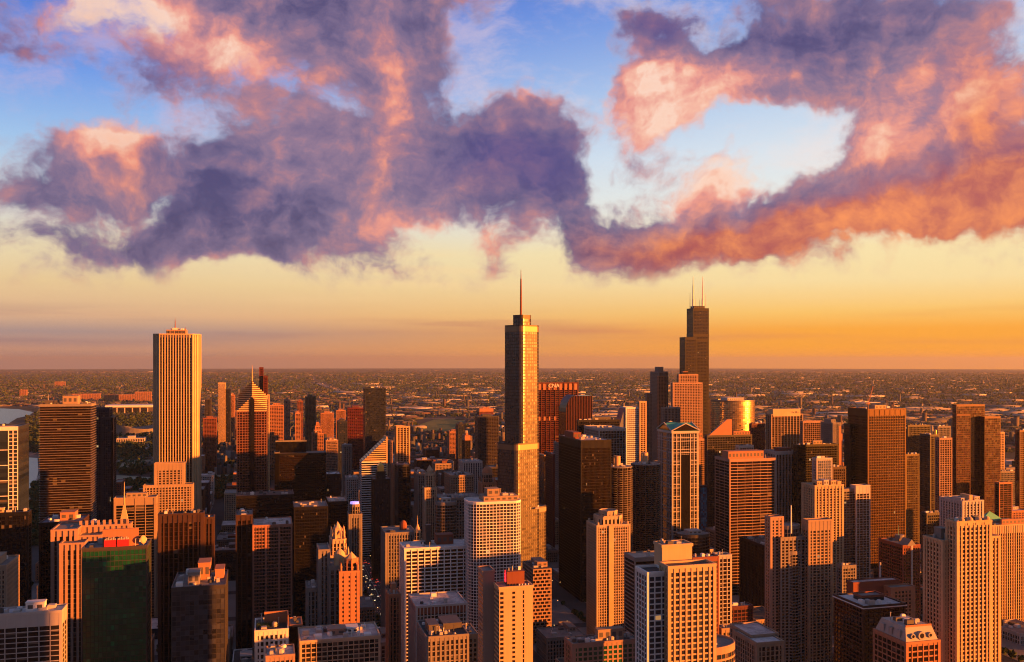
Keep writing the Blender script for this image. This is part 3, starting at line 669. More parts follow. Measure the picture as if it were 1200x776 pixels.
m = MB(); hw, hd, H = rr_[1:4]
for k in (1, 2): m.box(-hw + k * 2 * hw / 3 - .7, -hw + k * 2 * hw / 3 + .7, -hd - .62, -hd - .3, 0, H)
m.build('pier', MATS['red granite'], rr_[0])

# --- lower left centre: white block with roof garden, banded hotel
w_ = T('white_building', 'small white block with dark windows and a green roof garden', BD, 299, 337.5, 339, 738, 640, S_(WH, GLW, fh=4.2, bw=3.1, bh=1.5, pw=1.3, cw=1.6, top=2, roof=RFD), dep=30, win=True, clut=3, short='white block with roof garden')
r, hw, hd, H = w_[:4]
m = MB(); m.box(-hw * .45, hw * 1.05, hd * .2, hd * .3, H, H + 8); m.box(hw * 1.0, hw * 1.05, -hd * .6, hd * .2, H, H + 8); m.build('garden_wall', OB, r)
m = MB(); gr_ = random.Random(4)
for k in range(420):
    x, y, z = gr_.uniform(-hw * .9, hw * .4), gr_.uniform(-hd * .5, hd * .15), H + .3 + gr_.uniform(0, 1.3); s = gr_.uniform(.25, .6); a = gr_.uniform(0, 6.28)
    b0 = len(m.v); m.v.extend([(x + s * math.cos(a), y + s * math.sin(a), z), (x - s * math.sin(a), y + s * math.cos(a), z + .3), (x - s * math.cos(a), y - s * math.sin(a), z + .1), (x + s * math.sin(a), y - s * math.cos(a), z + .4)]); m.face([b0, b0 + 1, b0 + 2, b0 + 3])
m.build('roof_garden', wall('garden green', (.06, .10, .03)), r)['kind'] = 'stuff'
T('brown_house', 'orange-brown windowless roof block beside the white block with roof garden', BD, 340, 354, 355, 733, 700, S_(OB, GLN, bh=0, pw=0, cw=0), dep=20, clut=2)
T('pink_building', 'small pink-roofed block in front of the white block with roof garden', BD, 312, 345, 346, 768, 585, S_(PK, GLW, fh=3.4, bw=3, bh=1.2, pw=.8, top=2, roof=RFP), dep=20, clut=5, short='pink-roofed block')
h_ = T('grid_hotel', 'long tan hotel block with a regular window grid under a pale top floor', HO, 352, 445, 446, 746, 655, S_(CR, GLW, fh=3.15, bw=3.7, bh=.75, pw=.55, pp=.5, cw=1.0, top=1.2, roof=RFP), dep=34, clut=16, win=True, pent=[(.36, .58, .3, .6, 4, PK), (.6, .75, .4, .7, 3, WH)], short='long tan hotel block')

# --- gothic pair
def gothic(name, label, px0, px1, yb, yc, yt, Y, mat, dep, short, lit=None, spread=1.0):
    """stone shaft with buttressed crown of pinnacles"""
    x0, x1 = XA(px0, Y), XA(px1, Y); hw = (x1 - x0) / 2; cx, cy = (x0 + x1) / 2, Y + dep / 2; hd = dep / 2
    zb, zc, zt = ZA(yb, cx, Y), ZA(yc, cx, Y), ZA(yt, cx, Y)
    root = thing(name, label, SK, (cx, cy, 0)); st = S_(mat, GLW, fh=3.8, bw=3.2, bh=.5, pw=1.2, pp=.6, cw=1.6, top=3)
    tier(root, rect(-hw, hw, -hd, hd), 0, zb, st)
    f = .72; tier(root, chamf(-hw * f, hw * f, -hd * f, hd * f, hw * .2), zb + .2, zc, st, name='upper_shaft')
    f2 = .48; P = ngon(0, 0, hw * f2, 8, R(22.5)); c = MB(); c.prism(P, zc, zc + (zt - zc) * .62); c.cone(ngon(0, 0, hw * f2 * .8, 8, R(22.5)), zc + (zt - zc) * .62, (0, 0, zt)); crown = c.build('crown', mat, root)
    for k in range(8):
        a = R(22.5 + 45 * k); x, y = hw * f * .95 * math.cos(a), hd * f * .95 * math.sin(a); q = MB()
        q.loft(ngon(x, y, 1.1, 4, a), zb - 4, ngon(x, y, .9, 4, a), zc + (zt - zc) * .35); q.cone(ngon(x, y, 1.1, 4, a), zc + (zt - zc) * .35, (x, y, zc + (zt - zc) * .75)); 
        i0 = (hw * f2 * math.cos(a), hw * f2 * math.sin(a))
        d_ = (i0[0] - x, i0[1] - y); L = math.hypot(*d_) or 1; n_ = (-d_[1] / L * .4, d_[0] / L * .4)
        q.hexa([(x - n_[0], y - n_[1], zc - 1), (i0[0] - n_[0], i0[1] - n_[1], zc + (zt - zc) * .42), (i0[0] + n_[0], i0[1] + n_[1], zc + (zt - zc) * .42), (x + n_[0], y + n_[1], zc - 1),
                (x - n_[0], y - n_[1], zc + .6), (i0[0] - n_[0], i0[1] - n_[1], zc + (zt - zc) * .55), (i0[0] + n_[0], i0[1] + n_[1], zc + (zt - zc) * .55), (x + n_[0], y + n_[1], zc + .6)])
        q.build('buttress', mat, root)
    for sx in (-1, 1):
        for sy in (-1, 1):
            q = MB(); q.loft(ngon(sx * hw * .92, sy * hd * .92, 1.2, 4), zb, ngon(sx * hw * .92, sy * hd * .92, .9, 4), zb + 5); q.cone(ngon(sx * hw * .92, sy * hd * .92, 1.0, 4), zb + 5, (sx * hw * .92, sy * hd * .92, zb + 9)); q.build('pinnacle', mat, root)
    HEROES.append((x0, x1, Y, Y + dep, zt, short)); return root, hw, hd, zb, zc, zt
GS = wall('warm gothic stone', (.46, .32, .22))
gothic('gothic_tower', 'gothic stone tower with a flaming orange crown of buttresses', 385, 409, 652, 634, 614, 900, GS, 30, 'gothic crowned tower')
dm = V('domed_hotel', 'stone hotel tower with an onion dome and an orange-lit turreted wing beside the avenue', HO, 760,
  [(374, 386, 388, 645, 10, S_(WS, GLW, fh=3.6, bw=4.2, bh=.3, pw=1.6, pp=.6, cw=2), 26, 0, False), (386, 406, 408, 664, 4, S_(WS, GLW, fh=3.6, bw=4.2, bh=.6, pw=1.8), 30, 0, False), (398, 421, 422, 670, -8, S_(OB, GLW, fh=3.4, bw=5.6, bh=1.7, pw=3.6, cw=2), 14, 0, False)], 'domed hotel')
r, bx = dm[0], dm[1]; b = bx[2]; xx, yy = (b[0] + b[1]) / 2, (b[2] + b[3]) / 2
tier(r, ngon(xx + 2, yy, 5.2, 8), b[4], b[4] + 9, S_(OB, GLW, fh=4, bw=4, bh=.8, pw=1), name='turret')
m = MB(); m.cone(ngon(xx + 2, yy, 4.5, 8), b[4] + 10, (xx + 2, yy, b[4] + 15)); m.build('turret_cap', GT, r)
for sx in (-1, 1):
    for sy in (-1, 1):
        m = MB(); m.rod(xx + sx * 6.5, yy + sy * 5.5, b[4], b[4] + 4, .9); m.cone(ngon(xx + sx * 6.5, yy + sy * 5.5, 1.1, 8), b[4] + 4, (xx + sx * 6.5, yy + sy * 5.5, b[4] + 8)); m.build('pinnacle', OB, r)
b = bx[1]; xx = b[1] - 5
m = MB(); m.rod(xx, b[2] + 7, b[4], b[4] + 6, 4.4, n=14); m.dome(xx, b[2] + 7, b[4] + 6, 4.9, 7, 14, 6); m.rod(xx, b[2] + 7, b[4] + 12.8, b[4] + 17, .5, .1); m.build('onion_dome', GT, r)
T('stone_wing', 'low grey stone block at the left foot of the domed hotel', BD, 360, 374, 375, 690, 775, S_(WS, GLW, fh=3.6, bw=3.6, bh=.5, pw=1.4, cw=1.6), dep=26, clut=5)
s_ = T('slender_tower', 'slender ribbed grey stone tower with a violet-lit cap beside the avenue', SK, 409, 424, 426, 603, 1170, S_(WS, GLW, fh=3.7, bw=3.2, bh=.25, pw=1.3, pp=.5, cw=2, top=4), dep=22, short='violet-capped slender tower')
r, hw, hd, H = s_[:4]
tier(r, ngon(0, 0, hw * .78, 12), H + .2, H + 11, S_(WS, GLW, fh=3.6, bw=3, bh=.6, pw=.8, cw=0), name='crown')
m = MB(); m.prism(ngon(0, 0, hw * .70, 12), H + 10.9, H + 14.5); m.build('cap_lantern', emit('violet lamp', (.30, .24, .62), .35), r)

# --- diamond sliced roof tower
def sliced():
    Y = 1480; x0, x1 = XA(424, Y), XA(453.5, Y); hw = (x1 - x0) / 2; cx = (x0 + x1) / 2; d = 34; cy = Y + d / 2
    zl, zh = ZA(541, x0, Y), ZA(513, x1, Y)
    root = thing('sliced_tower', 'white-banded tower with a sloping sliced-off roof face glowing orange', SK, (cx, cy, 0))
    st = S_(WH, GLK, fh=3.6, bw=30, bh=1.3, pw=0, bp=.3, cw=0, top=1)
    tier(root, rect(-hw, hw, -d / 2, d / 2), 0, zl - .5, st, roof=False)
    m, q = MB(), MB(); n = 11
    for k in range(n):
        z0, z1 = zl - .5 + (zh - zl) * k / n, zl - .5 + (zh - zl) * (k + 1) / n
        f0 = -hw + 2 * hw * k / n; f1 = -hw + 2 * hw * (k + 1) / n
        zm_ = z0 + (z1 - z0) * .55
        m.hexa([(f0 + .1, -d / 2 - .3, z0), (hw + .3, -d / 2 - .3, z0), (hw + .3, d / 2, z0), (f0 + .1, d / 2, z0), (f0 + (f1 - f0) * .55, -d / 2 - .3, zm_), (hw + .3, -d / 2 - .3, zm_), (hw + .3, d / 2, zm_), (f0 + (f1 - f0) * .55, d / 2, zm_)])
        q.hexa([(f0 + (f1 - f0) * .6, -d / 2, zm_), (hw, -d / 2, zm_), (hw, d / 2 - .3, zm_), (f0 + (f1 - f0) * .6, d / 2 - .3, zm_), (f1 + .05, -d / 2, z1), (hw, -d / 2, z1), (hw, d / 2 - .3, z1), (f1 + .05, d / 2 - .3, z1)])
    c = m.build('sloping_roof', GT, root); q.build('roof_glazing', GLN, c)
    m = MB(); m.box(hw - 1.2, hw + .8, -d / 2 - .6, d / 2, zl - 20, zh + 1.5); m.build('edge_fin', GT, root)
    HEROES.append((x0, x1, Y, Y + d, zh, 'sliced-roof tower'))
sliced()
T('glass_tower', 'tall black-blue glass tower with a slanting top, above the sliced-roof tower', SK, 428, 452, 453.5, 455, 1720, S_(NV, glass('ink blue glass', (.012, .016, .024), lit=.004, ior=1.8, rough=.08, jit=.015, blind=.02), fh=3.4, bw=3, bh=.3, pw=.15, bp=.08, pp=.1, cw=.5, top=1), dep=34, short='black-blue glass tower', clut=3)
yt_ = T('grid_tower', 'slim golden concrete grid tower standing on a dark tower', AP, 465, 480, 481, 500, 1760, S_(YB, GLN, fh=3.5, bw=6.2, bh=.8, pw=1.7, pp=.8, cw=1.8, top=2), dep=26, short='golden grid tower')
T('office_tower', 'dark glass tower with a thin pale edge below the golden grid tower', OF, 466, 481, 482, 545, 1480, S_(DG, GLK, fh=3.8, bw=7.6, bh=.4, pw=.7, cw=1.2), dep=34, clut=4, short='dark pale-edged tower')
cc_ = T('gold_topped_tower', 'black terracotta tower with a bright gilded cap next to the sliced-roof tower', SK, 438, 457, 458, 562, 1330, S_(BK, GLB, fh=3.6, bw=2.4, bh=.4, pw=.9, pp=.4, cw=1.2), dep=28, short='gilt-capped black tower')
r, hw, hd, H = cc_[:4]
tier(r, rect(-hw * .55, hw * .5, -hd * .5, hd * .5), H + .2, H + 10, S_(BK, GLB, fh=3.6, bw=2.4, bh=.4, pw=.9), name='upper_shaft')
m = MB(); m.prism(rect(-hw * .4, hw * .35, -hd * .4, hd * .4), H + 10, H + 19); m.loft(rect(-hw * .33, hw * .28, -hd * .33, hd * .33), H + 19, rect(-hw * .1, hw * .05, -hd * .1, hd * .1), H + 24); m.build('gilded_cap', wall('gold leaf', (.8, .48, .12), .35, metal=.6), r)
T('pink_tower', 'narrow pale pink stone tower right behind the sliced-roof tower', OF, 454, 460, 460.5, 517, 1700, S_(PK, GLW, fh=3.6, bw=3, bh=.8, pw=1.2), dep=24)
T('stone_tower', 'coral stone tower stub between the pale pink tower and the golden grid tower', OF, 460.5, 464, 464.5, 545, 1650, S_(OB, GLW, fh=3.6, bw=3, bh=.8, pw=1.2), dep=24)
oc = T('octagonal_tower', 'slender white terracotta tower with an octagonal lantern top, mid-picture', SK, 498, 511.5, 513, 572, 1250, S_(CR, GLW, fh=3.6, bw=2.6, bh=.4, pw=1.0, pp=.5, cw=1.4), dep=17, short='slender white terracotta tower')
r, hw, hd, H = oc[:4]
tier(r, ngon(0, 0, hw * .85, 8, R(22.5)), H + .2, H + 19, S_(CR, GLW, fh=3.6, bw=2.6, bh=.4, pw=.9), name='lantern')
m = MB(); m.prism(ngon(0, 0, hw * .5, 8), H + 19, H + 23); m.cone(ngon(0, 0, hw * .6, 8), H + 23, (0, 0, H + 31)); m.build('spire', CR, r)
jd = T('domed_tower', 'coral stone tower with a ribbed dome on top, left of the tall spired tower', SK, 565, 581.5, 583, 566, 1240, S_(OB, GLW, fh=3.6, bw=2.8, bh=.6, pw=1.1, pp=.5, cw=1.5), dep=22, short='dome-topped coral tower')
r, hw, hd, H = jd[:4]
tier(r, ngon(0, 0, hw * .72, 12), H + .2, H + 13, S_(PK, GLW, fh=5, bw=3, bh=.8, pw=.9, cw=0), name='drum', roof=False)
m = MB(); m.dome(0, 0, H + 13, hw * .72, 9, 16, 6); m.rod(0, 0, H + 21.8, H + 25, .9, .3); m.build('dome', OB, r)
for sx in (-1, 1):
    for sy in (-1, 1):
        m = MB(); m.rod(sx * hw * .8, sy * hd * .8, H, H + 5, 1.3); m.dome(sx * hw * .8, sy * hd * .8, H + 5, 1.5, 2.4, 10, 4); m.build('corner_turret', OB, r)
rh = round_tower('rounded_block', 'rounded brown block with thin horizontal floor bands beside the slender white tower', OF, 512, 537, 590, 1130, WS, GLN, sy=.8, short='rounded banded block', cap=5)
T('stone_block', 'tan stone block with rows of windows right of the slender white tower', BD, 528, 555, 556, 557, 1430, S_(TN, GLW, fh=3.8, bw=3.6, bh=1.2, pw=1.4), dep=50, clut=6)
T('stone_block', 'pale grey block of vertical window strips left of the dome-topped coral tower', BD, 543, 565, 566, 541, 1580, S_(LG, GLB, fh=3.8, bw=4.4, bh=.3, pw=1.8), dep=40, clut=6)
T('stone_block', 'grey stone block with a green-tinted roof left of the slender white tower', BD, 490, 498, 499, 556, 1420, S_(GR, GLW, fh=3.8, bw=3.6, bh=1.1, pw=1.4), dep=40, clut=4)
T('stone_block', 'wide dull brown block in front of the tan stone block', BD, 515, 564, 565, 583, 1240, S_(WS, GLW, fh=3.9, bw=3.8, bh=1.0, pw=1.4, roof=RF), dep=44, clut=8)
T('stone_block', 'light grey gridded block left of the sliced-roof tower', BD, 406, 420, 421, 560, 1520, S_(LG, GLW, fh=3.6, bw=3.2, bh=1.2, pw=1.2), dep=30, clut=4)
T('stone_tower', 'grey-brown setback tower behind the light grey gridded block', OF, 402, 412.5, 413, 522, 1750, S_(WS, GLW, fh=3.6, bw=3.4, bh=.5, pw=1.5), dep=26, clut=2)
T('dark_block', 'dark block with a curved pale roof beside the black block with tan roof', BD, 383, 399, 400, 556, 1600, S_(BK, GLB, fh=3.6, bw=3, bh=.6, pw=.4, roof=RFW), dep=40, clut=4)

# --- clock tower building
wr = T('ornate_building', 'ornate cream block with a sunlit golden clock tower right of the avenue', BD, 452, 487, 488, 624, 1010, S_(WS, GLW, fh=3.7, bw=3.0, bh=.6, pw=1.2, pp=.5, cw=2, roof=RF), dep=40, clut=5, short='ornate block with clock tower')
r, hw, hd, H = wr[:4]; tx = XA(490, 1004) - wr[4]; z1 = ZA(634, XA(490, 1004), 1004)
tier(r, rect(tx - 4.6, tx + 4.6, -hd - 6, -hd + 3.2), 0, z1, S_(CR, GLW, fh=3.7, bw=3, bh=.5, pw=1.0), name='clock_tower')
tier(r, ngon(tx, -hd - 1.4, 3.6, 8, R(22.5)), z1 + .1, z1 + 11, S_(GT, GLW, fh=5, bw=3, bh=.6, pw=.7), name='belfry', roof=False)
m = MB(); m.cone(ngon(tx, -hd - 1.4, 3.2, 8), z1 + 11, (tx, -hd - 1.4, z1 + 19)); m.rod(tx, -hd - 1.4, z1 + 18, z1 + 27, .45, .1); m.build('spire', GT, r)
m = MB(); m.dome(hw * .35, 0, H + 4, 4.2, 6.5, 14, 6); m.rod(hw * .35, 0, H, H + 4, 4.0, n=14); m.build('dome', RB, r)
T('turreted_block', 'narrow brick tower with an orange-lit turreted top on the right of the avenue', BD, 456, 469, 470.5, 697, 830, S_(OB, GLW, fh=3.5, bw=3.0, bh=.5, pw=1.4, pp=.5, cw=1.6), dep=20, pent=[(.3, .7, .3, .7, 8, OB)], clut=4, win=True, short='orange-lit turreted brick tower')

# --- white gridded office block and smaller block in front
wb = T('white_office_tower', 'white office block with a strict grid of wide windows and a grey flat roof', OF, 469, 474.5, 550.5, 644, 900, S_(WH, GLN, fh=3.5, bw=6.3, bh=1.1, pw=.95, pp=.7, cw=1.3, top=1.6, roof=RFW), dep=38, clut=5, win=True, short='white gridded office block')
r, hw, hd, H = wb[:4]
penthouse(r, hw * .05, hw * .58, -hd * .1, hd * .7, H + .12, 9, RB, 'lift_house')
m = MB(); m.box(-hw * .28, -hw * .12, 0, 4, H, H + 20); m.box(-hw * .28, -hw * .12, -.5, 4.5, H + 13, H + 14); m.build('chimney', DG, r)
pf = T('pink_office_block', 'smaller white gridded block with a coral top band in front of the white office block', OF, 479, 488, 547, 712, 760, S_(LG, GLW, fh=3.3, bw=2.9, bh=.75, pw=.7, pp=.5, cw=1.0, top=.9, roof=RFP), dep=36, clut=6, win=True, short='smaller coral-topped gridded block')
m = MB(); r, hw, hd, H = pf[:4]; m.box(-hw - .25, hw + .25, -hd - .25, hd + .25, H - 6.0, H - .6); m.build('top_band', RB, r)
T('dark_ornate_block', 'dark old rooftop block with iron railings below the smaller gridded block', BD, 489, 500, 549, 748, 640, S_(WS, GLW, fh=3.6, bw=3.4, bh=.8, pw=1.4, roof=RFD), dep=36, clut=22, pent=[(.1, .34, .2, .6, 6, MTD), (.5, .95, .4, .9, 4, MTD)], short='dark old rooftop block')
T('tan_wing', 'narrow tan brick wing between the dark old block and the orange slab tower', BD, 548, 560, 561, 744, 690, S_(TN, GLW, fh=3.6, bw=3.4, bh=1.2, pw=1.4), dep=28, clut=3)

# --- white curved balcony tower
def white_round():
    Y = 880; x0, x1 = XA(551, Y), XA(612, Y); hw = (x1 - x0) / 2; d = 34; cx, cy = (x0 + x1) / 2, Y + d / 2; H = ZA(589, cx, Y)
    root = thing('white_apartment_tower', 'white gridded apartment tower with rounded ends and an orange roof block', AP, (cx, cy, 0))
    P = rrect(-hw, hw, -d / 2, d / 2, 9, 5)
    tier(root, P, 0, H, S_(WH, GLU, fh=2.95, bw=3.3, bh=.62, pw=.42, bp=.5, pp=.62, cw=0, top=1.2, roof=RFW))
    penthouse(root, -hw * .42, hw * .92, -d * .3, d * .35, H, 4.5, TN, 'roof_block'); penthouse(root, -hw * .25, hw * .22, -d * .2, d * .2, H + 5, 6.5, TN, 'lift_house')
    clutter(root, hw * .25, hw * .85, -d * .25, d * .3, H + 5, 5, 9)
    HEROES.append((x0, x1, Y, Y + d, H, 'rounded white apartment tower'))
white_round()
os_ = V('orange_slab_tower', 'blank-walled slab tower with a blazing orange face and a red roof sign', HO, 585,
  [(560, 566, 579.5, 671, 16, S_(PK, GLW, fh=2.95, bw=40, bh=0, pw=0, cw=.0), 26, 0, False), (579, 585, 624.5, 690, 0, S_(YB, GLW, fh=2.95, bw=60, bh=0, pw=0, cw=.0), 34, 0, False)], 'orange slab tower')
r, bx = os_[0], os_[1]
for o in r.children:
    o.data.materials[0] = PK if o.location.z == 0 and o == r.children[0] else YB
b = bx[1]; w = b[1] - b[0]; nfl = int(b[4] / 2.95)
def panecol(par, x, y, w_, h_, z, face='n'):
    m = MB()
    if face == 'n': m.box(x - w_ / 2, x + w_ / 2, y - .06, y + .04, z - h_ / 2, z + h_ / 2)
    else: m.box(x - .06, x + .04, y - w_ / 2, y + w_ / 2, z - h_ / 2, z + h_ / 2)
    return m.build('window', GLW, par)
body = [c for c in r.children][1]
pm = None; cnt = 0; rest = MB()
for fx, ww, hh in ((.08, 2.2, 1.7), (.43, 1.9, 1.5), (.72, 1.0, 2.2)):
    for k in range(nfl):
        z = b[4] - 3.2 - k * 2.95
        if z < 2: continue
        if k < 30 and not (fx > .7 and k >= 28):
            o = panecol(body, b[0] + w * fx, b[2], ww, hh, z)
        else: rest.box(b[0] + w * fx - ww / 2, b[0] + w * fx + ww / 2, b[2] - .06, b[2] + .04, z - hh / 2, z + hh / 2)
for y in range(int((b[3] - b[2]) / 3.2)):
    for k in range(nfl - 1): rest.box(b[0] - .06, b[0] + .04, b[2] + 1 + y * 3.2, b[2] + 3.0 + y * 3.2, b[4] - 4.0 - k * 2.95, b[4] - 2.4 - k * 2.95)
rest.build('window', GLW, body)['kind'] = 'stuff'
b0_ = bx[0]; rest = MB()
for y in range(int((b0_[3] - b0_[2]) / 3.2)):
    for k in range(int(b0_[4] / 2.95) - 1): rest.box(b0_[0] - .06, b0_[0] + .04, b0_[2] + 1 + y * 3.2, b0_[2] + 3.0 + y * 3.2, b0_[4] - 4.0 - k * 2.95, b0_[4] - 2.4 - k * 2.95)
rest.build('window', GLW, r.children[0])['kind'] = 'stuff'
H = b[4]
ph = penthouse(r, b[0] + w * .30, b[0] + w * .82, b[2] + 6, b[3] - 2, H + .1, 8.5, RB, 'roof_house', False)
m = MB(); m.box(b[0] + w * .295, b[0] + w * .30, b[2] + 7, b[3] - 3, H + .3, H + 10.5); sg = m.build('sign_board', MTD, r)
m = MB(); ys, ye = b[2] + 8, b[3] - 4; n_ = 5; st_ = (ye - ys) / n_; xs = b[0] + w * .292 - .12
def strk(y0, z0, y1, z1):
    dy, dz = y1 - y0, z1 - z0; L = math.hypot(dy, dz); ny, nz = -dz / L * .38, dy / L * .38
    m.hexa([(xs - .15, y0 - ny, z0 - nz), (xs + .1, y0 - ny, z0 - nz), (xs + .1, y0 + ny, z0 + nz), (xs - .15, y0 + ny, z0 + nz), (xs - .15, y1 - ny, z1 - nz), (xs + .1, y1 - ny, z1 - nz), (xs + .1, y1 + ny, z1 + nz), (xs - .15, y1 + ny, z1 + nz)])
zz = H + 2.0
for k in range(n_):                                     # slanting red script strokes
    y = ye - k * st_; h_ = 7.5 if k == 0 else 5.0 + (k % 2)
    strk(y, zz, y - st_ * .35, zz + h_); strk(y - st_ * .35, zz + h_ * .75, y - st_ * .8, zz + .3)
m.build('sign_letters', emit('red neon', (.9, .02, .03), .7), sg)
clutter(r, b[0] + w * .32, b[0] + w * .8, b[2] + 8, b[3] - 4, H + 9.2, 8, 11)
for k in range(4): q = MB(); q.rod(b[0] + w * (.62 + k * .09), b[2] + 2, H, H + 1.8, .45); q.build('vent_pipe', WH, r)
# --- staggered-window block
def checker():
    Y = 985; x0, x1 = XA(625, Y), XA(646, Y); d = 44; hw = (x1 - x0) / 2; cx, cy = (x0 + x1) / 2, Y + d / 2; H = ZA(668, x0, Y)
    root = thing('staggered_block', 'pinkish block with brick-like staggered windows right of the orange slab tower', AP, (cx, cy, 0))
    core = MB(); nf = int(H / 3.7); fh = H / nf
    core.prism(rect(-hw, hw, -d / 2, d / 2), 0, H, uvs=[(lambda L: [(0, 0), (L / 3, 0), (L / 3, nf), (0, nf)])(L) for L in (2 * hw, d, 2 * hw, d)])
    c = core.build('shaft', GLN, root); f = MB()
    for k in range(nf + 1): f.prism(offs(rect(-hw, hw, -d / 2, d / 2), .35), max(0, k * fh - .65), k * fh + .65)
    for k in range(nf):
        for e, (L, ax) in enumerate(((2 * hw, 'x'), (d, 'y'))):
            n = int(L / 4.2); s = (k % 2) * .5
            for i in range(n + 1):
                t = -L / 2 + (i + s) * L / n; t = min(max(t, -L / 2 + .4), L / 2 - .4)
                if ax == 'x': f.box(t - .55, t + .55, -d / 2 - .3, -d / 2 + .1, k * fh + .6, k * fh + fh - .6); f.box(t - .55, t + .55, d / 2 - .1, d / 2 + .3, k * fh + .6, k * fh + fh - .6)
                else: f.box(-hw - .3, -hw + .1, t - .55, t + .55, k * fh + .6, k * fh + fh - .6); f.box(hw - .1, hw + .3, t - .55, t + .55, k * fh + .6, k * fh + fh - .6)
    f.build('facade_frame', PK, c)
    rf = MB(); rf.box(-hw + .2, hw - .2, -d / 2 + .2, d / 2 - .2, H - .1, H + .75); rf.build('roof', RFD, c)
    penthouse(root, -hw * .3, hw * .85, -d * .3, d * .3, H + .7, 5, PK); clutter(root, -hw + 1, hw - 1, -d / 2 + 1, d / 2 - 1, H + .75, 6, 5)
    HEROES.append((x0, x1, Y, Y + d, H, 'staggered-window block'))
checker()

# --- tall spired glass tower
def spired():
    Y = 1080; root = None; Z = lambda py, X: ZA(py, X, Y + 14)
    SSB = wall('spandrel steel', (.05, .042, .036), .45, .1, metal=.2)
    st = lambda g: S_(SSB, g, fh=3.9, bw=3.2, bh=1.3, pw=.12, bp=.3, pp=.26, cw=0, top=3)
    A = (XA(583, Y), XA(640, Y)); cx = (XA(592, Y) + XA(631, Y)) / 2; cy = Y + 26
    root = thing('spired_tower', 'tallest mirrored glass tower, stepped with rounded corners, with a single thin spire', SK, (cx, cy, 0))
    th = R(29); ct, sn = math.cos(th), math.sin(th)
    def L(px, w, d, r, dy=0):
        ox = XA(px, Y + 26) - cx; return [(ox + x * ct - y * sn, dy + x * sn + y * ct) for x, y in rrect(-w / 2, w / 2, -d / 2, d / 2, r, 5)]
    z1, z2, z3, z4 = Z(597, cx), Z(520, cx), Z(382, cx), Z(370, cx)
    B1, B2, B3, B4 = L(614.5, 54, 34, 7, 6), L(607.5, 44, 35, 7), L(611.5, 35, 31, 7), L(611, 19, 17, 5, -3)
    tier(root, B1, 0, z1, st(GLM), name='base_tier'); tier(root, B2, 0, z2, st(GLM), name='middle_tier')
    tier(root, B3, z2 + .1, z3, st(GLM), name='upper_tier'); tier(root, B4, z3 + .1, z4, st(GLM), name='top_tier')
    m = MB(); zs = Z(315, cx); x = XA(610.5, Y + 24) - cx; m.rod(x, -2, z4, z4 + (zs - z4) * .35, 1.4, 1.2); m.rod(x, -2, z4 + (zs - z4) * .35, z4 + (zs - z4) * .8, 1.3, .9); m.rod(x, -2, z4 + (zs - z4) * .8, zs, .6, .25); m.build('spire', RB, root)
    for zz, P in ((z2, B2), (z3, B3)): q = MB(); q.prism(offs(P, .5), zz - 7, zz - .6); q.build('louvre_band', SS, root)
    q = MB(); q.prism(offs(B1, .4), z1 - 6, z1 - .6); q.build('louvre_band', TN, root)
    clutter(root, XA(621, Y) - cx, XA(638, Y) - cx, -20, 18, z1 + .1, 8, 77)
    HEROES.append((A[0], A[1], Y, Y + 52, z4, 'tall spired tower'))
spired()
T('stone_tower', 'tan stone slab with an orange front right beside the tall spired tower', OF, 631, 638, 639, 534, 1330, S_(YB, GLW, fh=3.6, bw=6, bh=.0, pw=0, cw=0), dep=30)
T('dark_red_block', 'maroon block between the tan stone slab and the black steel slab', OF, 638, 648, 650, 533, 1420, S_(DR, GLN, fh=3.6, bw=3.5, bh=.3, pw=1.0), dep=34, clut=4)
T('stone_block', 'grey strip-windowed tower left of the black steel slab', OF, 649, 656, 657, 520, 1560, S_(GR, GLB, fh=3.6, bw=3.2, bh=.9, pw=.6), dep=30, clut=2)
# --- red finned slab
rs = T('red_slab', 'broad red steel slab with notched top and paired bright fins', OF, 628, 629, 677, 449, 1820, S_(RD, GLR, fh=3.9, bw=10.2, bh=1.0, pw=1.1, pp=1.2, cw=1.4, top=10), dep=34, short='broad red slab')
r, hw, hd, H = rs[:4]
for k in range(8):
    m = MB(); x = -hw + 2.2 + k * (2 * hw - 3) / 7.6; m.box(x, x + 6.2, -hd - 1.0, -hd - .2, H - 14, H - 1.5); m.build('fin_panel', OB, r)
    m = MB(); m.box(x + 1, x + 5.4, -hd - .9, -hd - .2, H - 76, H - 68); m.build('fin_panel', OB, r)
m = MB(); m.box(hw * .42, hw * .62, -2, 6, H, H + 7); m.build('plant_room', NV, r)
fc = bpy.data.curves.new('sign_letters', 'FONT'); fc.body = 'CNA'; fc.size = 11; fc.extrude = .3; fc.align_x = 'CENTER'
to = bpy.data.objects.new('sign_letters', fc); COL.objects.link(to); to.parent = r; to.location = (-hw * .18, -hd - 1.5, H - 9); to.rotation_euler = (R(90), 0, 0); fc.materials.append(WH)
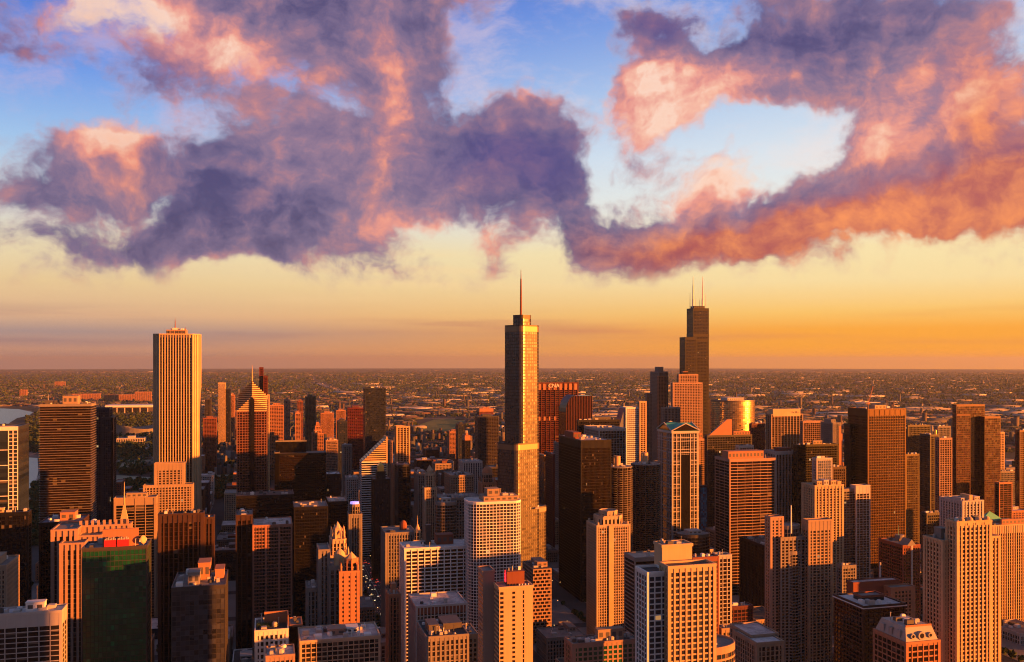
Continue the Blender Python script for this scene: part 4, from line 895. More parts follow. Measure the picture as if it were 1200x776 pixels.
def arched():
    Y = 1640; x0, x1 = XA(663, Y), XA(694, Y); hw = (x1 - x0) / 2; d = 40; cx, cy = (x0 + x1) / 2, Y + d / 2; H = ZA(464, cx, Y)
    root = thing('arched_tower', 'dark red ribbed tower whose top curves over like a barrel', OF, (cx, cy, 0))
    prof = [(-hw, 0)]; r_ = 30
    prof = []
    for k in range(9):
        a = R(180 - 90 * k / 8); prof.append((-hw + r_ * (1 + math.cos(a)) * .62, H - r_ + r_ * math.sin(a)))
    m = MB(); pts = [(-hw, 0)] + [(-hw, H - r_)] + prof[1:] + [(hw, H), (hw, 0)]
    b = len(m.v); n = len(pts)
    m.v.extend([(p[0], -d / 2, p[1]) for p in pts]); m.v.extend([(p[0], d / 2, p[1]) for p in pts])
    m.face([b + i for i in reversed(range(n))]); m.face([b + n + i for i in range(n)])
    for i in range(n): j = (i + 1) % n; m.face([b + i, b + j, b + n + j, b + n + i])
    c = m.build('shaft', GLR, root); f = MB()
    k = 0; x = -hw + 1
    while x < hw - .6:
        zt_ = H
        for i in range(len(prof) - 1):
            if prof[i][0] <= x <= prof[i + 1][0]: zt_ = prof[i][1] + (prof[i + 1][1] - prof[i][1]) * (x - prof[i][0]) / max(.01, prof[i + 1][0] - prof[i][0])
        f.box(x, x + .9, -d / 2 - .7, -d / 2 + .1, 0, zt_); x += 3.1
    f.build('facade_frame', RD, c)
    m = MB()
    for i in range(len(prof) - 1):
        p, q = prof[i], prof[i + 1]
        m.hexa([(p[0] - .1, -d / 2 - 1, p[1]), (q[0], -d / 2 - 1, q[1]), (q[0], d / 2, q[1]), (p[0] - .1, d / 2, p[1]), (p[0] - .1, -d / 2 - 1, p[1] + 1.2), (q[0], -d / 2 - 1, q[1] + 1.2), (q[0], d / 2, q[1] + 1.2), (p[0] - .1, d / 2, p[1] + 1.2)])
    m.build('curved_roof', BK, root)
    HEROES.append((x0, x1, Y, Y + d, H, 'barrel-topped red tower'))
arched()
T('black_tower', 'broad black-roofed block right of the barrel-topped red tower', OF, 677, 678, 726, 493, 1470, S_(BK, GLK, fh=3.8, bw=3, bh=.9, pw=.4, roof=RF), dep=46, clut=6, pent=[(.35, .8, .3, .7, 5, MTD)], short='broad black-roofed block')
T('gridded_tower', 'dark tower with a bright white-orange line grid above the twin round towers', OF, 685, 702, 733, 503, 1340, S_(LG, GLN, fh=3.9, bw=4.6, bh=.45, pw=.55, pp=.6, cw=1.2, top=3, roof=RF), dep=44, clut=5, short='white-lined dark tower')
# --- white chamfered tower
wc = V('white_slant_tower', 'white gridded tower with a slanted grey glass shoulder on its left', OF, 1640,
  [(727, 733.5, 750, 478, 0, S_(WH, GLN, fh=3.7, bw=4.0, bh=1.2, pw=1.2, cw=2), 36, 0, False), (749, 749.6, 757.5, 471, -4, S_(YB, GLN, fh=3.7, bw=6, bh=1.2, pw=1.6, cw=2.2), 34, 0, False)], 'white slant-shouldered tower')
r, bx = wc[0], wc[1]; b = bx[0]
m = MB(); w = 14; m.hexa([(b[0] - w, b[2] + 2, b[4] - 42), (b[0] - .4, b[2] + 2, b[4] - 42), (b[0] - .4, b[3], b[4] - 42), (b[0] - w, b[3], b[4] - 42), (b[0] - 2.5, b[2] + 2, b[4] - 1), (b[0] - .4, b[2] + 2, b[4] - 1), (b[0] - .4, b[3], b[4] - 1), (b[0] - 2.5, b[3], b[4] - 1)]); m.build('glass_shoulder', glass('pale sky glass', (.12, .13, .15), ior=2.2, rough=.1, lit=0), r)
m = MB(); m.box(b[0] - w, b[0] - .4, b[2] + 2, b[3], 0, b[4] - 42.1); m.build('lower_shoulder', PK, r)
# --- black slab
T('black_slab', 'massive plain black steel slab, biggest dark block right of the tall spired tower', SK, 655, 681, 716, 517, 1140, S_(BK, GLN, fh=3.7, bw=1.6, bh=.55, pw=.22, bp=.12, pp=.3, cw=.8, top=9, roof=RFP), dep=80, clut=7, pent=[(.02, .28, .35, .75, 8, RB)], short='black steel slab')
# --- twin round towers
AC = wall('aged concrete', (.11, .092, .078))
def corncob(px0, px1, yt, Y, label, short, ylc):
    x0, x1 = XA(px0, Y), XA(px1, Y); r_ = (x1 - x0) / 2; cx, cy = (x0 + x1) / 2, Y + r_; H = ZA(yt, cx, Y)
    root = thing('round_tower', label, AP, (cx, cy, 0), group='twin round towers with petal balconies')
    core = MB(); core.prism(ngon(0, 0, r_ - 2.4, 32), 0, H - 1, uvs=[[(i, 0), (i + 1, 0), (i + 1, 60), (i, 60)] for i in range(32)]); core.build('shaft', GLN, root)
    f = MB(); P = []
    for i in range(16):
        for j, k in ((0, .93), (.25, .985), (.5, 1.0), (.75, .985)): a = 2 * math.pi * (i + j) / 16; P.append((r_ * k * math.cos(a), r_ * k * math.sin(a)))
    n = int(H / 2.95)
    for k in range(7, n): f.prism(P, k * 2.95, k * 2.95 + .75)
    fo = f.build('balcony_ring', AC, root)
    pl = MB()
    for i in range(16):
        a = 2 * math.pi * i / 16; t = (-math.sin(a), math.cos(a)); nn = (math.cos(a), math.sin(a)); pl.obox((nn[0] * r_ * .93, nn[1] * r_ * .93), t, nn, -.4, .4, -2.5, .15, 0, H - .5)
    pl.build('column_ribs', AC, root)
    m = MB(); m.prism(ngon(0, 0, r_ * .97, 32), H - 1, H); m.build('roof', RF, root)
    z = ZA(ylc, cx, Y); m = MB(); m.prism(ngon(-1, 0, 4.6, 20), H, z); m.box(-6.2, -4, -2.5, 2.5, H, z - 2); m.build('lift_core', YB, root)
    clutter(root, -r_ * .6, r_ * .6, -r_ * .6, r_ * .6, H, 7, int(px0))
    HEROES.append((x0, x1, Y, Y + 2 * r_, H, short))
corncob(713.5, 747, 548, 1165, 'round balcony-ringed tower half hidden right behind the black steel slab', 'left round balcony tower', 536)
corncob(746.5, 780.5, 545, 1200, 'round balcony-ringed tower with a yellow lift core beside the green-gabled tower', 'round tower beside the green-gabled tower', 532)
# --- green gabled tower
def gabled():
    Y = 1260; x0, x1, y0, y1 = foot(771, 787.5, 818.5, Y, 44); cx, cy = (x0 + x1) / 2, (y0 + y1) / 2; hw, hd = (x1 - x0) / 2, (y1 - y0) / 2; H = ZA(506, x0, Y)
    root = thing('gabled_tower', 'tall granite-framed glass tower under a green classical gable roof', SK, (cx, cy, 0))
    tier(root, rect(-hw, hw, -hd, hd), 0, H, S_(LG, GLK, fh=3.8, bw=3.2, bh=.28, pw=.22, bp=.1, pp=.14, cw=2.2, top=3), roof=False)
    m = MB()
    for z in range(9):
        zz = H - 9 - z * 17.0
        for dz in (0, 5): m.box(-hw - .7, hw + .7, -hd - .7, hd + .7, zz - dz - .5, zz - dz + .5)
    for sgn in (-1, 1):
        for fx in (-.66, -.38, .38, .66):
            m.box(fx * hw - .7, fx * hw + .7, min(sgn * hd, sgn * (hd + .9)), max(sgn * hd, sgn * (hd + .9)), 0, H - 4); m.box(min(sgn * hw, sgn * (hw + .9)), max(sgn * hw, sgn * (hw + .9)), fx * hd - .7, fx * hd + .7, 0, H - 4)
    m.build('granite_frame', LG, root)
    m = MB(); m.box(-hw - 1.2, hw + 1.2, -hd - 1.2, hd + 1.2, H - 2.2, H + .6); m.build('cornice', LG, root)
    for s in (-1, 1):
        m = MB(); m.box(-hw * .33, hw * .33, min(s * hd, s * (hd + .75)), max(s * hd, s * (hd + .75)), 0, H - 34); m.build('centre_bay', GLK, root)
    hg = 10.5; zz = H + .6
    for ax in 'xy':
        m = MB(); e = 1.4
        if ax == 'y': A = [(-hw - e, -hd - e, zz), (hw + e, -hd - e, zz), (hw + e, hd + e, zz), (-hw - e, hd + e, zz)]; ri = [(0, -hd - e, zz + hg), (0, hd + e, zz + hg)]; fs = [(0, 3, 5, 4), (2, 1, 4, 5)]; ga = [(1, 0, 4)[::-1], (3, 2, 5)[::-1]]
        else: A = [(-hw - e, -hd - e, zz), (hw + e, -hd - e, zz), (hw + e, hd + e, zz), (-hw - e, hd + e, zz)]; ri = [(-hw - e, 0, zz + hg - .05), (hw + e, 0, zz + hg - .05)]; fs = [(1, 0, 4, 5), (3, 2, 5, 4)]; ga = [(0, 3, 4)[::-1], (2, 1, 5)[::-1]]
        m.v.extend(A + ri)
        for f_ in fs: m.face(list(f_))
        m.build('green_roof', VG, root)
        m = MB(); ins = 2.0
        if ax == 'y':
            for s in (-1, 1):
                m = MB(); y = s * (hd + e - 1.0); m.v.extend([(-hw, y, zz), (hw, y, zz), (0, y, zz + hg - .6)]); m.face([0, 1, 2]); m.build('pediment_glazing', GLN, root)
        else:
            for s in (-1, 1):
                m = MB(); x = s * (hw + e - 1.0); m.v.extend([(x, -hd, zz), (x, hd, zz), (x, 0, zz + hg - .6)]); m.face([0, 1, 2]); m.build('pediment_glazing', GLN, root)
        m = MB()
        for s in (-1, 1):
            for q in (-1, 1):
                if ax == 'y': y = s * (hd + e); P = [(q * (hw + e + .3), y - .7, zz), (q * (hw + e + .3), y + .7, zz), (0, y + .7, zz + hg), (0, y - .7, zz + hg)]
                else: x = s * (hw + e); P = [(x - .7, q * (hd + e + .3), zz), (x + .7, q * (hd + e + .3), zz), (x + .7, 0, zz + hg), (x - .7, 0, zz + hg)]
                m.hexa(P + [(p[0], p[1], p[2] + 1.3) for p in P])
        m.build('gable_rafter', LG, root)
    HEROES.append((x0, x1, y0, y1, H + 10, 'green-gabled tower'))
gabled()
T('beige_tower', 'slim beige gridded tower squeezed right of the green-gabled tower', OF, 818, 819, 828.5, 515, 1480, S_(PK, GLN, fh=3.6, bw=3.0, bh=1.1, pw=.9), dep=34, pent=[(.1, .5, .2, .6, 10, OB)], short='slim beige gridded tower')
T('blue_glass_block', 'low bright blue glass block deep between the green-gabled tower and the banded office tower', BD, 818.5, 820, 829, 570, 1420, S_(NV, glass('bright blue glass', (.03, .16, .32), lit=0, rough=.2), fh=3.6, bw=3, bh=.2, pw=.1), dep=30)
# --- banded tower and neighbours
T('banded_office_tower', 'big dark office tower with lit horizontal bands and an orange roof block', OF, 838, 855, 908.5, 539, 1120, S_(PK, GLN, fh=3.9, bw=12, bh=.85, pw=.25, bp=.35, pp=.3, cw=1.4, top=2.5, roof=RFD), dep=46, pent=[(-.12 + .12, .77, .08, .5, 10, OB)], clut=6, short='banded office tower')
st_ = T('slant_roof_tower', 'dark tower carrying a stepped wedge of blue glass and coral stone on its roof', OF, 828, 829, 881, 511, 1420, S_(DG, GLK, fh=3.8, bw=3, bh=.7, pw=.4), dep=44, short='wedge-roofed dark tower')
r, hw, hd, H = st_[:4]
m = MB(); a0, a1 = -hw + 2, hw * .1
m.v.extend([(a0, -hd + 3, H), (a1, -hd + 3, H), (a1, hd - 10, H), (a0, hd - 10, H), (a1 - 9, -hd + 3, H + 27), (a1, -hd + 3, H + 27), (a1, hd - 10, H + 27), (a1 - 9, hd - 10, H + 27)])
for f_ in ((0, 1, 5, 4), (1, 2, 6, 5), (2, 3, 7, 6), (3, 0, 4, 7), (4, 5, 6, 7)): m.face(list(f_))
wo = m.build('wedge_house', OB, r); m = MB()
for k in range(6):
    t0, t1 = k / 6 + .02, k / 6 + .12; X = lambda t: a0 + (a1 - 9 - a0) * t; 
    m.hexa([(X(t0) - .9, -hd + 2.6, H + 27 * t0), (a1 - 2, -hd + 2.6, H + 27 * t0), (a1 - 2, -hd + 3.2, H + 27 * t0), (X(t0) - .9, hd - 10, H + 27 * t0), (X(t1) - .9, -hd + 2.6, H + 27 * t1), (a1 - 2, -hd + 2.6, H + 27 * t1), (a1 - 2, -hd + 3.2, H + 27 * t1), (X(t1) - .9, hd - 10, H + 27 * t1)])
m.build('glazing_strip', glass('slant blue glass', (.05, .07, .12), ior=2.2, lit=0), wo)
penthouse(r, hw * .2, hw * .95, -hd * .6, hd * .3, H + .1, 6, OB); 
T('gridded_block', 'small white-gridded block tucked between the wedge-roofed tower and the banded tower', OF, 865, 866, 883, 523, 1300, S_(LG, GLN, fh=3.6, bw=3.2, bh=.9, pw=.6), dep=30, clut=3)
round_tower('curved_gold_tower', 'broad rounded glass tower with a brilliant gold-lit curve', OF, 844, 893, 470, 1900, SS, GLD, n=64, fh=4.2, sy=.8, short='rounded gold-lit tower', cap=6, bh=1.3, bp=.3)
T('red_block', 'dark red block in front of the rounded gold-lit tower', OF, 880, 881, 896, 497, 1640, S_(DR, GLR, fh=3.7, bw=3.4, bh=.9, pw=.7), dep=30, clut=3)
gc = T('gold_crowned_tower', 'dark-sided office tower with a plain glowing gold top band', OF, 898, 904, 940.5, 486, 1760, S_(TN, GLN, fh=3.8, bw=7.2, bh=.5, pw=1.5, pp=.9, cw=1.4, top=2), dep=36, short='gold-banded tower')
r, hw, hd, H = gc[:4]
m = MB(); m.box(-hw + 3, hw - 6, -hd - 1.2, hd - 3, H - 4, H + 11.5); tb = m.build('crown_band', YB, r)
m = MB()
for k, (dx, h_) in enumerate(((0, 3.6), (3.4, 2.2), (7.5, 4.0), (10.4, 4.0), (14, 2.0))): m.box(hw * .28 + dx, hw * .28 + dx + 1.7, -hd - 1.5, -hd - 1.15, H + 2.5, H + 2.5 + h_)
m.build('sign_letters', MTD, tb)
T('gridded_block', 'dark pinkish gridded block right of the gold-banded tower', OF, 940.5, 941, 963, 494, 1640, S_(PK, GLN, fh=3.9, bw=4.2, bh=.5, pw=.6, top=3), dep=36, clut=4)
ad = T('setback_tower', 'rounded art deco stone tower with a coral-lit right corner left of the bronze tower', OF, 962, 976, 985, 496, 1560, S_(WS, GLW, fh=3.7, bw=3, bh=.4, pw=1.3, pp=.5), dep=30, pent=[(.1, .7, .2, .8, 6, WS)], short='coral-cornered art deco tower')
m = MB(); r, hw, hd, H = ad[:4]; m.box(hw * .55, hw + .9, -hd - .9, -hd + 10, 0, H - 6); m.box(hw + 1, hw + 5, -hd + .5, -hd + 12, 0, H - 20); m.build('corner_pylon', OB, r)
T('ribbed_block', 'grey block of pale vertical ribs right above the banded office tower', OF, 896, 909, 934, 530, 1330, S_(LG, GLK, fh=3.8, bw=5.2, bh=.2, pw=1.1, pp=.8, cw=1.4, top=4), dep=40, clut=5, pent=[(.3, .9, .3, .7, 5, RB)], short='grey ribbed block')
T('black_block', 'black flat block with a small beige roof house left of the bronze tower', OF, 932, 934, 982, 522, 1310, S_(BK, GLK, fh=3.8, bw=3, bh=.8, pw=.3, roof=RFD), dep=44, clut=4, pent=[(.42, .64, .3, .6, 6, TN)], short='black block with beige roof house')
T('white_frame_tower', 'small pale blue-glass tower with a white frame above the coral-crowned towers', OF, 956, 957, 975, 538, 1090, S_(LG, glass('steel blue glass', (.06, .08, .12), lit=.003, ior=2.0), fh=3.6, bw=3.2, bh=.5, pw=.45, cw=1.2), dep=30, clut=3, short='white-framed blue tower')
T('gridded_block', 'brown gridded block right of the white-framed blue tower', OF, 975, 976, 991, 548, 1100, S_(BR, GLN, fh=3.6, bw=3.4, bh=.9, pw=.6), dep=30, clut=3)
# --- tallest antenna tower and its neighbours
def tubes():
    Y = 2330; cx = XA(813, Y); cy = Y + 40; root = thing('tube_tower', 'tallest black bundled-tube skyscraper with two white antennas', SK, (cx, cy, 0))
    st = S_(BK, glass('tube bronze glass', (.012, .008, .006), ior=1.55, rough=.1, lit=.001, blind=.02), fh=3.95, bw=4.6, bh=1.4, pw=.8, bp=.25, pp=.4, cw=1.2, top=6)
    z = lambda py: ZA(py, cx, Y + 20)
    def tb(a, b, y0, y1, py): tier(root, rect(XA(a, cy + y0) - cx, XA(b, cy + y0) - cx, y0, y1), 0, z(py), st, name='tube'); return z(py)
    tb(803, 815.5, -58, -24, 396); H = tb(812.5, 830.5, -20, 20, 361.5); tb(831, 835, -10, 36, 468); tb(815.8, 829.5, -44, -20.5, 398)
    XT0, XT1 = XA(812.5, cy - 20) - cx, XA(830.5, cy - 20) - cx
    for zz in (z(392), z(420), z(470)):
        m = MB(); m.box(XT0 - .8, XT1 + .8, -20.8, 20.8, zz - 5, zz + 2); m.build('louvre_band', BK, root)
    penthouse(root, XT0 + 7, XT1 - 7, -10, 12, H, 7, BK, 'roof_house')
    for px, yt in ((812.2, 323), (823.4, 323)):
        m = MB(); x = XA(px, cy) - cx; zt = z(yt); m.rod(x, 0, H, H + (zt - H) * .3, 3.2, 2.8); m.rod(x, 0, H + (zt - H) * .3, H + (zt - H) * .72, 2.2, 1.7); m.rod(x, 0, H + (zt - H) * .72, zt, 1.3, .5); m.build('antenna', WH, root)
    for px, yt in ((808.6, 343), (826.8, 344), (815, 350), (820, 350)):
        m = MB(); x = XA(px, cy + 4) - cx; m.rod(x, 4, H, z(yt), .9, .4, 6); m.build('small_mast', WH, root)
    HEROES.append((XA(795, Y), XA(834, Y), Y - 62, Y + 50, H, 'bundled-tube skyscraper'))
tubes()
b3 = V('stepped_granite_tower', 'pinkish granite tower with stepped shoulders in front of the bundled-tube skyscraper', OF, 2080,
  [(788, 788.5, 823, 449, 0, S_(PK, GLN, fh=3.8, bw=4.4, bh=1.1, pw=1.3, cw=2), 44, 0, False), (795, 795.5, 818, 439, 4, S_(PK, GLN, fh=3.8, bw=4.4, bh=1.1, pw=1.3, cw=2), 34, -1, False), (800, 800.5, 806, 436, 6, S_(OB, GLN, bh=0, pw=0, cw=0), 20, -2, False)], 'stepped pinkish granite tower')
b4 = V('round_topped_tower', 'narrow dark tower with a drum top and a coral right half', OF, 2420,
  [(762, 772, 783, 436, 0, S_(WS, GLN, fh=3.8, bw=3.6, bh=.7, pw=1.4, cw=2), 40, 0, False), (771.5, 772, 781, 441, -5, S_(OB, GLN, fh=3.8, bw=4.2, bh=.9, pw=1.6), 10, 0, False), (757, 758, 764, 461, 4, S_(WS, GLN, fh=3.8, bw=3.6, bh=.7, pw=1.4), 36, 0, False)], 'drum-topped dark tower')
r, bx = b4[0], b4[1]; b = bx[0]; m = MB(); m.prism(ngon((b[0] + b[1]) / 2, (b[2] + b[3]) / 2, 12, 20), b[4], b[4] + 14); m.build('drum', WS, r)
T('maroon_block', 'dull maroon block at the foot of the drum-topped dark tower', OF, 776, 777, 797, 478, 2000, S_(WS, GLN, fh=3.8, bw=3.6, bh=.8, pw=1.2), dep=40, clut=3)
# --- bronze tower with crane
bt = V('bronze_tower', 'broad bronze-gridded office tower with a dark flank and a notched left shoulder', SK, 1200,
  [(994, 1017, 1061, 480, 0, S_(BZ, GLZ, fh=3.9, bw=2.9, bh=.9, pw=.42, bp=.22, pp=.5, cw=1.3, top=10, roof=RFD), 60, 0, False), (989.5, 996, 1012, 498, 30, S_(BK, GLK, fh=3.9, bw=3, bh=.5, pw=.4), 26, 0, False)], 'bronze-gridded tower')
r, bx = bt[0], bt[1]; b = bx[0]; w = b[1] - b[0]
for k in range(7):
    m = MB(); x = b[0] + 2 + k * (w - 2) / 7; m.box(x, x + (w - 2) / 7 - 1.6, b[2] - .7, b[2] - .2, b[4] - 9, b[4] - 1); m.build('crown_panel', BZ, r)
penthouse(r, b[0] + w * .3, b[0] + w * .6, b[2] + 10, b[2] + 24, b[4], 5, YB)
clutter(r, b[0] + 2, b[1] - 2, b[2] + 4, b[3] - 4, b[4] + .1, 8, 21)
crane = thing('tower_crane', 'orange luffing crane jib leaning above the roof of the bronze-gridded tower', 'crane', (r.location.x + b[0] + w * .16, r.location.y + b[2] + 14, b[4]))
m = MB(); m.rod(0, 0, 0, 7, 1.0, .9, 4); m.box(-2, 2, -1.5, 1.5, 7, 9.5); m.build('mast', OB, crane)
m = MB()
for t in range(14):
    x0_, z0_ = 1 + t * .55, 9 + t * 1.75; x1_, z1_ = 1 + (t + 1) * .55, 9 + (t + 1) * 1.75
    for y in (-.6, .6): m.hexa([(x0_ - .2, y - .15, z0_), (x0_ + .2, y - .15, z0_), (x0_ + .2, y + .15, z0_), (x0_ - .2, y + .15, z0_), (x1_ - .2, y - .15, z1_), (x1_ + .2, y - .15, z1_), (x1_ + .2, y + .15, z1_), (x1_ - .2, y + .15, z1_)])
    m.box(x0_ - .15, x0_ + .15, -.6, .6, z0_ - .12, z0_ + .12)
m.build('jib', OB, crane)
m = MB(); m.box(-5, -1.8, -1.3, 1.3, 7.2, 9.4); m.build('counterweight', GR, crane)
# --- right-hand towers
rt = [
 ('office_block', 'dark flat-sided block just right of the bronze-gridded tower', OF, 1061.5, 1064, 1090, 499, 1500, DG, GLK, 3, .8, .5),
 ('glass_block', 'olive-gold mottled glass block below the dark flat-sided block', OF, 1061, 1062, 1077, 533, 1290, wall('olive frame', (.15, .12, .05)), GLZ, 3.4, .5, .3),
 ('office_tower', 'plain dark slab tower with a gold finial', OF, 1078, 1090, 1100, 510, 1330, DG, GLN, 3, .6, .5),
 ('gridded_tower', 'slim dark tower with a coral window grid left of the maroon glass pair', OF, 1098, 1101, 1115.5, 514, 1300, PK, GLN, 4.4, .8, 1.0),
 ('office_tower', 'grey-topped tower behind the coral gridded slim tower', OF, 1098, 1099, 1114, 500, 1600, GR, GLB, 3.4, .9, .7),
 ('gridded_block', 'thin yellow-lit tower right of the maroon glass pair', OF, 1171.5, 1172, 1177, 507, 1700, YB, GLN, 3.4, 1.0, 1.0),
 ('office_block', 'flat grey strip-windowed block right of the maroon glass pair', OF, 1171, 1172, 1193, 553, 1480, WS, GLB, 3.4, 1.0, .6),
 ('orange_block', 'bright coral-orange block below the flat grey block', BD, 1170, 1171, 1186, 566, 1330, OB, GLN, 9, .3, .4),
 ('office_tower', 'dark reddish tower cut by the right edge of the picture', OF, 1194, 1195, 1216, 505, 1400, DR, GLN, 3, .8, .6),
 ('office_block', 'low dark block at the foot of the maroon glass pair', BD, 1084, 1086, 1104, 602, 1060, DG, GLK, 3.5, .9, .5),
 ('brown_hotel', 'brown brick hotel with a small gabled roof below the bronze-gridded tower', HO, 1030, 1058, 1078, 640, 900, RB, GLN, 3.2, 1.1, .7),
]
for nm, lb, ct, xl, xc, xr, yt, Y, w_, g_, bw, bh, pw in rt:
    r = T(nm, lb, ct, xl, xc, xr, yt, Y, S_(w_, g_, fh=3.7, bw=bw, bh=bh, pw=pw), dep=34, clut=4, win=('hotel' in nm), short=('slab with gold finial' if 'finial' in lb else 'coral gridded slim tower' if 'coral window' in lb else 'brown brick hotel' if 'hotel' in nm else None))
    if 'finial' in lb:
        m = MB(); m.rod(r[1] * .6, -r[2] * .7, r[3], r[3] + 6, 2.4, 1.8); m.dome(r[1] * .6, -r[2] * .7, r[3] + 6, 2.2, 3); m.build('finial', wall('gold leaf', (.8, .48, .12), .35, metal=.6), r[0])
    if 'hotel' in nm:
        m = MB(); hw, hd, H = r[1:4]; x = 0
        m.v.extend([(-6, -hd - .6, H), (6, -hd - .6, H), (0, -hd - .6, H + 7), (-6, -hd + 14, H), (6, -hd + 14, H), (0, -hd + 14, H + 7)])
        for f_ in ((0, 1, 2), (1, 4, 5, 2), (3, 0, 2, 5), (4, 3, 5)): m.face(list(f_))
        m.build('gable_roof', GR, r[0]); m = MB(); m.prism(ngon(hw * .5, hd * .3, 5, 12), H, H + 7); m.build('roof_drum', WS, r[0]); m = MB(); m.rod(hw * .2, hd * .2, H, H + 18, .35, .15); m.build('antenna', VG, r[0])
        m = MB(); m.box(-hw * .05, hw * .12, -hd - .75, -hd - .3, 0, H); m.build('pale_pier', LG, r[0])
V('maroon_glass_pair', 'tall maroon glass tower pair with coral reflections near the right edge', SK, 1380,
  [(1117, 1121, 1154, 475, 0, S_(DR, glass('maroon glass', (.022, .007, .006), ior=1.7, rough=.12, lit=.001, jit=.02, var=1.0, blind=0), fh=3.8, bw=3.6, bh=.3, pw=.2, bp=.1, pp=.14, cw=.5), 50, 0, False), (1150, 1154, 1172.5, 489, -12, S_(DR, MATS['maroon glass'], fh=3.8, bw=3.6, bh=.3, pw=.2, bp=.1, pp=.14, cw=.5), 44, 0, False), (1117, 1121, 1137, 486, -8, S_(RD, MATS['maroon glass'], fh=3.8, bw=3.6, bh=.5, pw=.3, bp=.1, pp=.14, cw=.5), 8, 0, False)], 'maroon glass pair')
# --- mast tower and coral towers
mt = V('curved_front_tower', 'big apartment tower with pink flank, curved dark front and a white mast', AP, 800,
  [(899.5, 903, 918, 607, 10, S_(PK, GLW, fh=3.0, bw=4.2, bh=1.1, pw=1.9, cw=2), 34, 0, True), (914, 915, 948, 631, 6, S_(WS, GLN, fh=3.0, bw=4.4, bh=.8, pw=1.3), 32, 0, False), (946, 947.5, 975, 611, 0, S_(TN, GLW, fh=3.0, bw=4.4, bh=1.0, pw=1.5, cw=2, top=9), 38, 0, True)], 'white-masted apartment tower')
r, bx = mt[0], mt[1]; b = bx[1]; rr0 = (b[1] - b[0]) / 2 * .92; xx = (b[0] + b[1]) / 2
tier(r, ngon(xx, b[2] + 12, rr0, 28, 0, .9), 0, b[4] - 14, S_(WS, GLN, fh=3.0, bw=3, bh=.75, pw=.3, bp=.5, pp=.3, cw=0), name='curved_bay')
tier(r, ngon(xx - 1, b[2] + 13, rr0 * .86, 28, 0, .9), b[4] + .1, b[4] + 10, S_(GR, GLB, fh=3.3, bw=3, bh=.6, pw=.3, bp=.4, cw=0), name='curved_crown')
m = MB(); m.rod(xx - 3, b[2] + 2, b[4] + 4, b[4] + 31, .9, .5); m.build('mast', WH, r)
T('coral_crowned_tower', 'coral-orange apartment tower with a jagged crown behind the white-masted tower', AP, 940, 955, 988, 570, 960, S_(YB, GLW, fh=3.0, bw=4.7, bh=.8, pw=1.9, pp=.6, cw=2, top=3), dep=34, pent=[(.12, .3, .1, .5, 5, YB), (.36, .54, .1, .5, 6, LG), (.62, .8, .1, .5, 5, YB), (.85, .98, .1, .5, 4, YB)], clut=6, win=True, short='coral jagged-crowned tower')
gw = V('grey_balcony_tower', 'grey rounded-balcony tower with a white-framed slab and orange cap on its right', AP, 990,
  [(987, 988, 1003, 574, 0, S_(WS, GLW, fh=3.0, bw=5, bh=.8, pw=.4, bp=.5), 34, 0, False), (1002.5, 1003, 1019.5, 570, -4, S_(LG, GLN, fh=3.0, bw=4.8, bh=.55, pw=.6, cw=1.5, top=9), 34, 0, False)], 'grey rounded-balcony tower')
T('low_block', 'small grey gridded block between the coral tower and the grey balcony tower', BD, 986, 987, 1003, 664, 900, S_(GR, GLW, fh=3.4, bw=3.4, bh=1, pw=.6), dep=26, clut=3)
# --- tan octagonal crowned tower
tw = T('tan_crowned_tower', 'tan stone apartment tower with a stepped octagonal crown in front of the black slab', AP, 688, 699.5, 738, 617, 965, S_(CR, GLW, fh=3.05, bw=2.75, bh=.95, pw=.85, pp=.5, cw=1.6, top=2), dep=36, win=True, short='tan crowned tower')
r, hw, hd, H = tw[:4]
tier(r, chamf(-hw * .74, hw * .72, -hd * .72, hd * .72, 5), H + .2, H + 9, S_(CR, GLW, fh=4.5, bw=4.5, bh=1.5, pw=2.2, cw=0), name='crown')
tier(r, ngon(0, 0, hw * .52, 8, R(22.5)), H + 9.2, H + 14, S_(CR, GLW, fh=5, bw=5, bh=1.8, pw=2, cw=0), name='crown_lantern')
for sx in (-.9, .9):
    for sy in (-.9, .9): m = MB(); m.rod(sx * hw, sy * hd, H, H + 4, 1.5, 1.2, 6); m.build('pinnacle', CR, r)
m = MB(); m.box(-hw * .3, -hw * .02, -hd - 1.6, -hd - .45, 0, H + .5); m.build('bay_window', YB, r)
tb_ = T('tan_low_block', 'low tan block with a boxy roof house at the bottom, below the tan crowned tower', BD, 662, 671, 747, 756, 720, S_(PK, GLG, fh=3.9, bw=4.2, bh=1.3, pw=1.3, pp=.4, cw=2.6, top=2.4), dep=40, win=True, clut=16, pent=[(.42, .82, .25, .6, 8.5, TN)], short='low tan block')
T('striped_block', 'dull brown block with horizontal ledges and a tan roof, right of the tan crowned tower', OF, 732, 744, 790, 655, 800, S_(WS, GLN, fh=3.6, bw=20, bh=1.1, pw=0, bp=.4, cw=.8, roof=roofm('tan roof', (.34, .27, .22))), dep=44, clut=4, short='brown ledged block')
